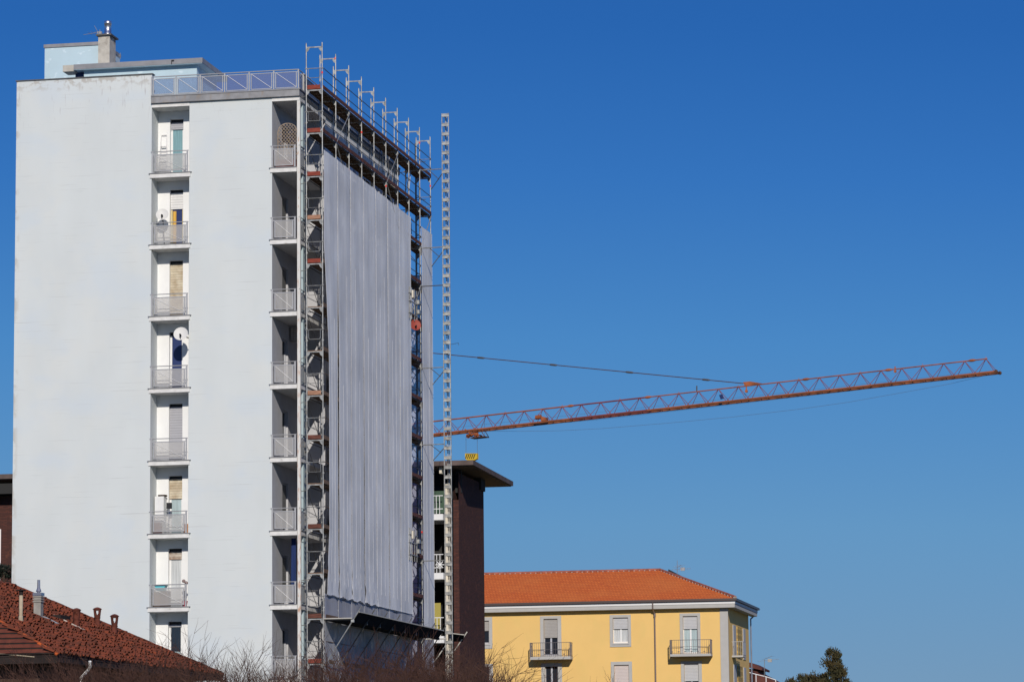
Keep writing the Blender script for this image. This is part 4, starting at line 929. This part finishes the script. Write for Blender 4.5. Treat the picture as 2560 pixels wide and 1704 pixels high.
# roof
ay = P(1650,1424,Y=YY+6.5); bz = ez; rise = ay.z-ez
R1 = Vector((ay.x,YY+6.5,ay.z)); Rl = Vector((X0,YY+6.5,P(1211,1434,Y=YY+6.5).z)); Rl.z = R1.z
E1 = Vector((ex,YY-.6,ez)); E0 = Vector((X0,YY-.6,ez)); E2 = Vector((ex,YY+13.6,ez)); E3 = Vector((X0,YY+13.6,ez))
s = MB(); s.quad(E0,E1,R1,Rl); s.poly([E1,E2,R1]); s.quad(E2,E3,Rl,R1); s.poly([E0,E3,E2,E1]); s.build('roof', M['tile_y'], YH)
s = MB(); s2 = MB()
def ridge(pa_, pb_, n__):
    for i in range(n__):
        p_ = pa_.lerp(pb_, i/n__); q_ = pa_.lerp(pb_, (i+1.12)/n__); s.tube(p_+Vector((0,0,.0)),q_+Vector((0,0,.03)),.12,8,.10); s2.tube(p_-Vector((0,0,.06)),p_+(q_-p_)*.18-Vector((0,0,.05)),.15,6)
ridge(Rl,R1,70); ridge(E1+Vector((0,0,.05)),R1,26); s.build('ridge_tiles', M['ridge_y'], YH); s2.build('ridge_mortar', M['mortar'], YH)
s = MB(); c = P(1688,1436,Y=YY+8); s.prism([(c.x-.5,YY+8,c.z+.42),(c.x+.55,YY+8,c.z-.15),(c.x+.55,YY+8,c.z-.45),(c.x-.5,YY+8,c.z-.2)],(0,1,0)); s.build('skylight', M['black'], YH)
# downpipes
s = MB(); dx = P(1637.5,1600,Y=YY-.12).x; s.tube((dx,YY-.11,0),(dx,YY-.11,ez-.95),.055,8); s.path([(dx,YY-.11,ez-.95),(dx-.05,YY-.3,ez-.75),(dx-.05,YY-.58,ez-.6),(dx-.05,YY-.62,ez-.1)],.05,8); s.tube((dx,YY-.11,ez-1.15),(dx,YY-.11,ez-.9),.085,8); s.build('downpipe', M['pipe_grey'], YH)
s = MB(); q1 = P(1888,1520,Y=ybk+.6); q2 = P(1877,1562,Y=ybk+.2); s.path([(q1.x,q1.y,ez-.15),(q1.x,q1.y,P(1887,1535,Y=ybk+.6).z),(q2.x,q2.y,P(1877,1546,Y=ybk).z),(q2.x,q2.y,0)],.055,8); s.build('downpipe', M['zinc'], YH)
# right-hand side: recessed windows, patterned brick, balcony
pxy = lambda x: P(x,1600,X=Yc).y
M['pattern'] = bricks('patterned_render', (.62,.42,.13),(.62,.42,.13),(.40,.27,.10),'YZ',1.1,.42,msize=.14,off=0)
for (ya,yb_) in ((1562,1640),(1660,1790)):
    z1_, z0_ = P(1835,ya,X=Yc).z, P(1835,yb_,X=Yc).z
    s = MB(); s.box(Yc+.002,Yc+.05,pxy(1842),pxy(1853),z0_,z1_); s.build('patterned_panel', M['pattern'], YH)
    for (xa,xb) in ((1832,1839),(1857,1863)):
        s = MB(); s.box(Yc+.002,Yc+.04,pxy(xa),pxy(xb),z0_,z1_); o = s.build('side_surround', M['grey_trim'], YH)
        s = MB(); s.box(Yc+.041,Yc+.05,pxy(xa),pxy(xa+2),z0_,z1_); s.build('jamb', M['frame_grey'], o)
ya_ = pxy(1829); yb_ = ya_+1.7; xo_ = P(1858,1637,Y=ya_).x; zs_ = P(1840,1637,Y=ya_).z
s = MB(); s.box(Yc+.002,xo_,ya_,yb_,zs_-.12,zs_); o = s.build('side_balcony_slab', M['grey_trim'], YH)
s = MB()
for j in range(8): yy = ya_+.03+(yb_-ya_-.06)*j/7; s.tube((xo_-.03,yy,zs_),(xo_-.03,yy,zs_+.95),.012,4)
for j in range(6): xx = Yc+.06+(xo_-Yc-.1)*j/5; s.tube((xx,ya_+.03,zs_),(xx,ya_+.03,zs_+.95),.010,4)
s.tube((xo_-.03,ya_+.03,zs_+.95),(xo_-.03,yb_-.03,zs_+.95),.02); s.tube((Yc,ya_+.03,zs_+.95),(xo_-.03,ya_+.03,zs_+.95),.02)
s.build('iron_railing', M['grey_trim'], o); s = MB(); s.box(xo_-.012,xo_,ya_+.1,yb_-.05,zs_+.05,zs_+.9); s.build('screen', M['cur_white'], o)

# ================================================================== antennas
def yagi(c, dirv, L, n_, m, mb):
    dirv = Vector(dirv).normalized(); sd_ = Vector((dirv.y,-dirv.x,0)).normalized(); mb.tube(c-dirv*L/2,c+dirv*L/2,.012,5)
    for i in range(n_):
        p_ = c-dirv*L/2+dirv*L*i/(n_-1); h = .22+.14*(i % 2)+.12*(i == 0); mb.tube(p_-sd_*h,p_+sd_*h,.008,4)
def antenna(px_, ybase, ytop, Y, yg, label, side_y=0):
    b_ = P(px_,ybase,Y=Y); t_ = P(px_,ytop,Y=Y); t = thing('antenna', tuple(b_), label, 'antenna')
    s = MB(); s.tube(b_,t_,.022,6); s.build('pole', M['antenna'], t)
    for (dy,d,L,n_) in yg:
        s = MB(); c = P(px_,dy,Y=Y); yagi(c+Vector(d)*.3,d,L,n_,None,s)
        if L > 1.0: s.box(c.x+.25,c.x+.55,c.y-.08,c.y+.08,c.z-.12,c.z+.12)
        s.build('yagi', M['antenna'], t)
antenna(1693,1438,1400,YY+8,((1422,(1,.25,.05),1.3,7),(1417,(.6,-.8,.2),.6,4)),'tall rooftop aerial on the ridge of the orange tiled roof')
antenna(1911,1690,1648,100,((1650,(1,.2,.1),1.5,9),(1646,(.9,-.2,.3),.7,4)),'small aerial above the maroon roof right of the yellow house')
t = thing('antenna', (-11.9,3.6,37.5), 'thin rooftop aerials beside the shiny flue on the concrete chimney', 'antenna')
s = MB(); s.tube((-11.50,2.75,37.6),(-11.50,2.75,37.9),.02); s.tube((-12.3,2.75,37.70),(-11.5,2.75,37.78),.012); yagi(Vector((-11.75,2.75,37.76)),(1,.0,.1),.45,4,None,s); s.tube((-11.6,2.75,37.8),(-11.77,2.75,38.1),.012); s.box(-11.62,-11.4,2.7,2.8,37.68,37.8)
s.build('yagi', M['antenna'], t)
t = thing('antenna', (-11.15,4.4,36.4), 'tiny aerial fixed to the right side of the concrete chimney', 'antenna'); s = MB(); s.tube((-11.0,3.55,36.75),(-10.72,3.55,36.77),.012); s.tube((-10.74,3.55,36.62),(-10.74,3.55,36.92),.012); s.tube((-10.80,3.55,36.66),(-10.80,3.55,36.88),.012); s.build('yagi', M['antenna'], t)
t = thing('antenna', tuple(P(1142,857,Y=30)), 'small dark rod sticking out to the right of the ladder mast above the crane pendant', 'antenna')
s = MB(); a = P(1128,860,Y=30); b_ = P(1146,857,Y=30); bb = P(1118,861,Y=20.0); s.tube(Vector((1.5,20.05,bb.z)),b_,.012,5); s.tube(b_,P(1147,858,Y=30)-Vector((0,0,.1)),.012); s.build('yagi', M['steel_dark'], t)

# ================================================================== foreground house (lower left)
EX, EYA, EYB, EZ, RZ = 1.32, -40.0, -20.6, 6.62, 9.80; RX = -5.18
FH_ = thing('tiled_house', (EX,EYA,0), 'low house with an old mossy red tiled hip roof in front of the white tower', 'house')
NA, NB = Vector((EX,EYA,EZ)), Vector((EX,EYB,EZ)); RA, RB = Vector((RX,-37.2,RZ)), Vector((RX,-26.0,RZ)); LA, LB = Vector((RX-22,EYA,EZ)), Vector((RX-22,EYB,EZ)); RC, RD = Vector((RX-16,-37.2+.0,RZ)), Vector((RX-16,-26,RZ))
# main ridge runs along Y between RA and RB; the wing to the left keeps the same height
s = MB(); lo = Vector((0,0,-.06))
s.quad(NA+lo,NB+lo,RB+lo,RA+lo); s.quad(LA+lo,NA+lo,RA+lo,RC+lo); s.quad(NB+lo,LB+lo,RD+lo,RB+lo); s.quad(RC+lo,RA+lo,RB+lo,RD+lo); s.build('roof', M['dark_wood'], FH_)
# coppi tiles on the right slope (one mesh, individual barrel tiles)
rnd = random.Random(5); s = MB()
sl_len = math.hypot(EX-RX, RZ-EZ); dn = Vector((EX-RX,0,-(RZ-EZ)))/sl_len; nn = Vector((-dn.z,0,dn.x))
ncol = int((EYB-EYA)/.21); rows = int(sl_len/.34)
for ci in range(ncol+1):
    y = EYA+ci*.21
    for ri in range(rows+1):
        d = sl_len-ri*.34-.02; q = 1-d/sl_len    # q: 0 at eave .. 1 ridge
        ylo = EYA+(RA.y-EYA)*q; yhi = EYB+(RB.y-EYB)*q
        if not (ylo-.05 <= y <= yhi+.05): continue
        base_ = Vector((RX,y,RZ))+dn*d; rr = .095+rnd.uniform(-.01,.01); ang = rnd.gauss(0,.035); L = .42
        ax = (-dn*math.cos(ang)+Vector((0,1,0))*math.sin(ang)); sdv = nn.cross(ax).normalized(); lift = rnd.choice((0,0,.01,.04))
        base_ = base_+dn*rnd.gauss(0,.06)+Vector((0,rnd.gauss(0,.018),0)); k_ = len(s.v)
        for e in (0,1):
            r_ = rr*(1 if e == 0 else .78)
            for j in range(6):
                an = math.pi*j/5; s.v.append(tuple(base_+ax*L*e+sdv*math.cos(an)*r_+nn*(math.sin(an)*r_*.8+(.035+lift if e == 0 else 0)-.01)))
        for j in range(5): s.f.append((k_+j,k_+j+1,k_+6+j+1,k_+6+j))
s.build('barrel_tiles', M['tile_old'], FH_, True)
# ridge on top + far hip
s = MB()
def hipcap(a_, b_, st_, r_, mb):
    n__ = max(1,int((b_-a_).length/st_))
    for i in range(n__):
        p_ = a_.lerp(b_,i/n__); q_ = a_.lerp(b_,(i+1.15)/n__); mb.tube(p_+Vector((0,0,rnd.uniform(-.01,.02))),q_+Vector((0,0,.03)),r_,8,r_*.85)
hipcap(NB,RB,.4,.10,s); hipcap(RA,RB,.4,.12,s); hipcap(Vector((RX-15,RB.y,RZ)),RB,.4,.12,s); s.build('ridge_caps', M['tile_old'], FH_, True)
s = MB(); hipcap(NA,RA,.35,.06,s); s.build('hip_caps', M['hip_orange'], FH_, True)
# front slope with flat tile courses
s = MB(); gp = MB(); fl = math.hypot(RA.y-EYA, RZ-EZ); nrow = int(fl/.24)
for i in range(nrow+1):
    q0 = i/(nrow+1); q1_ = min(1,(i+1.25)/(nrow+1)); y0_, z0_ = EYA+(RA.y-EYA)*q0, EZ+(RZ-EZ)*q0; y1_, z1_ = EYA+(RA.y-EYA)*q1_, EZ+(RZ-EZ)*q1_
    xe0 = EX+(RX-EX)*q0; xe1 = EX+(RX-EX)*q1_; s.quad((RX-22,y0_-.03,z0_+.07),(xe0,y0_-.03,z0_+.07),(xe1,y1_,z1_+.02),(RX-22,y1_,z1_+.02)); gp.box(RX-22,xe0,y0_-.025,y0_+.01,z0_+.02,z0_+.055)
s.build('flat_tiles', M['tile_flat'], FH_); gp.build('course_shadow', M['dark_wood'], FH_)  # dark strips along the courses: gap shadow put in as colour
s = MB(); s.box(RX-21,EX-.9,EYA+.9,EYB-.9,0,EZ-.05); s.build('wall', M['house_wall'], FH_)
s = MB(); s.box(RX-22,EX-.02,EYA+.02,EYA+.06,EZ-.28,EZ-.07); s.box(EX-.06,EX-.02,EYA+.061,EYB,EZ-.24,EZ-.07); s.box(RX-22,EX-.061,EYA+.061,EYB,EZ-.20,EZ-.12); s.build('eave_board', M['dark_wood'], FH_)
s = MB(); a = P(225,1652,X=EX+.10); bq = P(222,1672,X=EX+.0); c = P(203,1692,X=EX-.15); s.path([a,bq.lerp(a,.3)+Vector((.03,0,0)),bq,c,Vector((c.x,c.y,0))],.05,8); s.build('downpipe', M['white'], FH_)
s = MB(); a = P(-20,1631,Y=EYA+.0); bq = P(86,1641,Y=EYA+.0); s.tube(a,bq,.02,5); s.build('gutter', M['vent_beige'], FH_)
# roof furniture : point on the right slope seen at pixel
def on_slope(x, y):
    d = fw+RT*((x-1280)/F)-UP*((y-852)/F); n_ = nn; return CAM+d*((NA-CAM).dot(n_)/d.dot(n_))
c = on_slope(52,1556); hpx = lambda p_, dpx: dpx*(p_-CAM).dot(fw)/F
def chim(name, lab): return None
h = hpx(c,82); s = MB(); s.tube(c-Vector((0,0,.2)),c+Vector((0,0,h*.84)),.068,12); s.tube(c-Vector((0,0,.15)),c+Vector((0,0,h*.22)),.11,12,.07); o = s.build('vent_pipe', M['vent_beige'], FH_, True)
s = MB(); s.tube(c+Vector((0,0,h*.84)),c+Vector((0,0,h*.98)),.075,8); s.box(c.x-.14,c.x+.14,c.y-.14,c.y+.14,c.z+h*.98,c.z+h*1.01); s.build('cowl', M['dark_wood'], o)
c = on_slope(96,1541); h = hpx(c,60); s = MB(); s.box(c.x-.13,c.x+.13,c.y-.14,c.y+.14,c.z-.4,c.z+h*.60)
for q in (.60,.70,.80): s.box(c.x-.16,c.x+.16,c.y-.17,c.y+.17,c.z+h*q+.005,c.z+h*(q+.06))
for q in (.66,.76): s.box(c.x-.13,c.x+.13,c.y-.14,c.y+.14,c.z+h*q,c.z+h*(q+.04))
o = s.build('chimney', M['cement'], FH_); s = MB(); s.box(c.x-.16,c.x+.16,c.y-.17,c.y+.17,c.z+h*.88,c.z+h*1.0); s.lathe((c.x,c.y,c.z+h),[(.06,0),(.06,.03),(.10,.05),(.06,.16),(.055,.17),(.05,.46)],12); s.build('flue', M['zinc'], o)
s = MB(); s.prism([c+dn*.15+nn*.07+Vector((0,-.14,0)),c+dn*.75+nn*.07+Vector((0,-.1,0)),c+dn*.75+nn*.07+Vector((0,.2,0)),c+dn*.15+nn*.07+Vector((0,.2,0))],nn*.03); s.build('lead_flashing', M['zinc'], o)
for (px_, py_, hp, dark) in ((191,1567,48,0),(243,1562,45,0),(286,1586,52,1)):
    c = on_slope(px_,py_); h = hpx(c,hp); s = MB(); r_ = .125
    s.lathe(c-Vector((0,0,.25)),[(r_*.85,0),(r_*.85,.25+h*.38),(r_*1.0,.25+h*.40),(r_*1.0,.25+h*.44)],16)
    z0_ = h*.44; nseg = 16        # pot body with openings: quads skipped where the keyhole is
    k_ = len(s.v); lev = [0,.14,.22,.38,.44]
    rad = [r_*.9,r_*1.0,r_*1.05,r_*1.15,r_*1.2]
    for j,l_ in enumerate(lev):
        for i in range(nseg): an = 2*math.pi*(i+.5)/nseg; s.v.append((c.x+rad[j]*math.cos(an),c.y+rad[j]*math.sin(an),c.z+z0_+h*l_))
    for j in range(len(lev)-1):
        for i in range(nseg):
            if (j == 1 and i % 8 == 4) or (j == 2 and i % 8 in (3,4)): continue
            i2 = (i+1) % nseg; s.f.append((k_+j*nseg+i,k_+j*nseg+i2,k_+(j+1)*nseg+i2,k_+(j+1)*nseg+i))
    s.lathe(c+Vector((0,0,z0_+h*.44)),[(r_*1.38,0),(r_*1.38,h*.025),(r_*1.0,h*.07),(r_*.5,h*.11),(.01,h*.125)],16)
    s.build('chimney_pot', M['terracotta'], FH_)
c = on_slope(146,1546); s = MB(); s.box(c.x-.25,c.x+.25,c.y-.5,c.y+.6,c.z-.15,c.z+.12); s.build('roof_hatch', M['dark_wood'], FH_)
a = on_slope(126,1538)+nn*.06; bq = on_slope(210,1579)+nn*.06; s = MB()
for i in range(14): p_ = a.lerp(bq,i/14); q_ = a.lerp(bq,(i+1)/14); s.tube(p_,q_+nn*rnd.uniform(-.02,.02),.045+rnd.uniform(-.015,.015),6)
s.build('mortar_strip', M['mortar'], FH_)

# ================================================================== far things on the right
FR = thing('far_house', tuple(P(1900,1690,Y=110)[:2])+(0,), 'maroon roofed house far behind the right corner of the yellow house', 'house')
YF = 110.0; q = lambda x,y: P(x,y,Y=YF)
s = MB(); s.prism([q(1862,1652),q(1880,1656),q(1905,1669),q(1904,1674),q(1862,1664)],(0,5,0)); s.prism([q(1886,1676),q(1910,1688),q(1950,1710),q(1886,1710)],(0,6,0)); s.build('roof', M['far_roof'], FR)
a = q(1862,1664); b_ = q(1900,1664); s = MB(); s.box(a.x,b_.x-.2,YF+.3,YF+5,0,a.z-.2); s.box(b_.x-.2,q(1950,1700).x,YF+.3,YF+5.9,0,q(1900,1712).z); s.build('wall', M['brick_dark'], FR)
s = MB(); pr_ = [q(1874,1680),q(1896,1686),q(1921,1692),q(1945,1700)]; pr_ = [p_-Vector((0,1.5,0)) for p_ in pr_]; s.path(pr_,.035,5)
for p_ in pr_: s.tube(p_,p_-Vector((0,0,2.5)),.035,5)
s.build('terrace_rail', M['white'], FR)

def conifer(px_, ytop, half, Y, n_, label, st=.25, kk=2.7, hfac=1.0, seed=0):
    rnd = random.Random(seed); t_ = P(px_,ytop,Y=Y); Hh = t_.z; ppm = F/(t_-CAM).dot(fw); hw = half/ppm
    t = thing('conifer_tree', (t_.x,t_.y,0), label, 'tree', 'conifers right of the yellow house')
    s = MB(); s.tube((t_.x,t_.y,0),(t_.x,t_.y,Hh*.96),.22,8,.03)
    L = MB(); clumps = []
    for i in range(n_):
        q_ = rnd.random()**1.1*.8; z = Hh*(1-q_); rad0 = hw*min(1.1,st+kk*q_)*rnd.random()**.4; rad = rad0
        if q_ < .03: rad *= .4
        an = rnd.uniform(0,6.283); rad = rad0; c = Vector((t_.x+math.cos(an)*rad,t_.y+math.sin(an)*rad,z)); clumps.append((c,q_))
        s.tube((t_.x,t_.y,max(.5,z-rad*.7-.2)),c,.04,4,.012)
    for c,q_ in clumps:
        cr = rnd.uniform(.16,.44)*1.0*hfac
        for j in range(95):
            d = Vector((rnd.gauss(0,1),rnd.gauss(0,1),rnd.gauss(0,.9))); d = d.normalized()*cr*rnd.uniform(.3,1); p_ = c+d
            a_ = (Vector((0,0,1))+d/cr*.9+Vector((rnd.gauss(0,.3),rnd.gauss(0,.3),rnd.gauss(0,.3)))).normalized()*rnd.uniform(.06,.12); b_ = a_.cross(Vector((rnd.gauss(0,1),rnd.gauss(0,1),rnd.gauss(0,1)))).normalized()*.028
            L.quad(p_-a_*.6,p_+b_,p_+a_,p_-b_)
    s.build('trunk', M['bark'], t); L.build('crown', M['conifer'], t)
conifer(2083,1626,50,60,270,'tall pointed dark conifer at the bottom right',seed=1)
conifer(2022,1690,46,62,330,'broad low conifer crown left of the tall pointed one',st=.75,kk=1,seed=2)
conifer(1978,1702,22,64,160,'small dark treetop barely in view left of the broad conifer',st=.6,kk=1,seed=3)
# cedar at the left edge, between the brick block and the white tower
t = thing('cedar_tree', (-22.9,22,0), 'dark drooping cedar in front of the brick wall at the left edge', 'tree'); rnd = random.Random(11)
s = MB(); s.tube((-22.9,22,0),(-22.9,22,P(15,1412,Y=22).z-.3),.25,8,.05); L = MB()
ztop = P(15,1410,Y=22).z
for i in range(130):
    q_ = rnd.random(); z = ztop-q_*9; rad = min(2.6,.8+q_*3.5)*rnd.uniform(.4,1); an = rnd.uniform(0,6.28); d = Vector((math.cos(an),math.sin(an),0)); p0_ = Vector((-22.9,22,z)); p1_ = p0_+d*rad-Vector((0,0,.25*rad)); s.tube(p0_,p1_,.03,4,.01)
    for j in range(70):
        p_ = p0_.lerp(p1_,rnd.uniform(.25,1.05))+Vector((rnd.gauss(0,.12),rnd.gauss(0,.12),rnd.gauss(0,.05))); a_ = (d*.4+Vector((rnd.gauss(0,.5),rnd.gauss(0,.5),-.7))).normalized()*.13; b_ = a_.cross(d+Vector((0,0,.3))).normalized()*.03
        L.quad(p_-a_,p_+b_,p_+a_,p_-b_)
s.build('trunk', M['bark'], t); L.build('crown', M['cedar'], t)

# ================================================================== bare shrubs along the bottom
def shrub_mesh(seed, H, spread, nst, depth=4, r0=.022):
    rnd = random.Random(seed); s = MB()
    def grow(p_, d, L, r_, lv):
        n__ = 4; q_ = p_
        for i in range(n__):
            d = (d+Vector((rnd.gauss(0,.15),rnd.gauss(0,.15),rnd.gauss(0,.09)+.06))).normalized(); q2 = q_+d*L/n__; s.tube(q_,q2,r_*(1-i*.18),4 if lv < 2 else 3,r_*(1-(i+1)*.18),cap=False); 
            if lv < depth and (i > 0 or lv > 0):
                for _ in range(rnd.choice((0,1,1,2,2))):
                    a_ = d.orthogonal().normalized(); a_.rotate(Matrix.Rotation(rnd.uniform(0,6.28),3,d)); nd = (d+a_*rnd.uniform(.35,.85)).normalized(); grow(q2, nd, L*rnd.uniform(.5,.75), r_*.62, lv+1)
            q_ = q2
    for i in range(nst):
        an = rnd.uniform(0,6.28); e = rnd.uniform(.05,spread); d = Vector((math.cos(an)*e,math.sin(an)*e,1)).normalized(); grow(Vector((rnd.uniform(-.3,.3),rnd.uniform(-.3,.3),0)), d, H*.52, r0, 0)
    return s
def plant(name, px_, ytop, Y, seed, spread, nst, label, m='twig', depth=4, cat='shrub'):
    t_ = P(px_,ytop,Y=Y); s = shrub_mesh(seed, 1.0, spread, int(nst*1.8), depth, .0072); zmax = max(v[2] for v in s.v); k_ = t_.z/zmax
    s.v = [(v[0]*k_+t_.x,v[1]*k_+Y,v[2]*k_) for v in s.v]
    t = thing(name,(t_.x,Y,0),label,cat,'bare shrubs along the bottom edge'); s.build('branches', M[m], t)
    L = MB(); rnd = random.Random(seed)
    for i in range(14):
        v = Vector(rnd.choice(s.v)); a_ = Vector((rnd.gauss(0,1),rnd.gauss(0,1),rnd.gauss(0,1))).normalized()*.035; b_ = a_.orthogonal().normalized()*.02; L.quad(v-a_,v+b_,v+a_,v-b_)
    L.build('dry_leaves', M['leaf_dry'], t)
SH = [ # px, ytop, Y, spread, stems, mat
 (20,1600,-62,.5,14,'twig_dark'),(95,1585,-66,.5,14,'twig_dark'),(150,1610,-58,.5,14,'twig_dark'),(215,1590,-64,.45,14,'twig_dark'),(255,1600,-60,.5,14,'twig_dark'),(350,1540,-66,.35,13,'twig_dark'),(405,1600,-60,.5,14,'twig_dark'),(470,1612,-64,.5,14,'twig_dark'),
 (545,1570,-62,.4,13,'twig'),(610,1600,-66,.45,12,'twig'),(690,1590,-60,.45,12,'twig'),(770,1572,-64,.45,14,'twig'),(835,1560,-60,.5,16,'twig_dark'),(900,1555,-66,.5,16,'twig_dark'),
 (965,1560,-62,.5,16,'twig_dark'),(1003,1535,-68,.45,14,'twig_dark'),(1060,1562,-60,.5,16,'twig_dark'),(1120,1590,-66,.35,13,'twig_dark'),(1180,1625,-62,.3,9,'twig'),(1255,1652,-60,.4,6,'twig'),(1325,1660,-64,.4,6,'twig'),(1420,1660,-60,.4,5,'twig'),(1470,1662,-66,.35,5,'twig')]
where = ['at the far left edge','below the beige vent pipe','left of the white downpipe','hiding the white downpipe','under the first chimney pot','tall one in front of the lowest recessed door','below the tiled slope right of the tall one','at the low right end of the tiled roof',
 'with a fine fan of twigs on the white wall','small one left of the corner loggias','in front of the lowest corner loggia','at the foot of the open scaffold end','under the near end of the dark fan','under the second fan strut',
 'dense one under the middle of the fan','the tallest against the grey nets','under the far end of the fan','at the foot of the ladder mast','in front of the dark brick corner','left one on the yellow wall','below the left iron balcony','with a single high shoot on the yellow wall','last and sparsest on the yellow wall']
for i, (px_, yt, Y_, sp, ns, m_) in enumerate(SH):
    plant('bare_shrub', px_, yt, Y_, 100+i, sp, ns, 'leafless twiggy shrub '+where[i], m_)
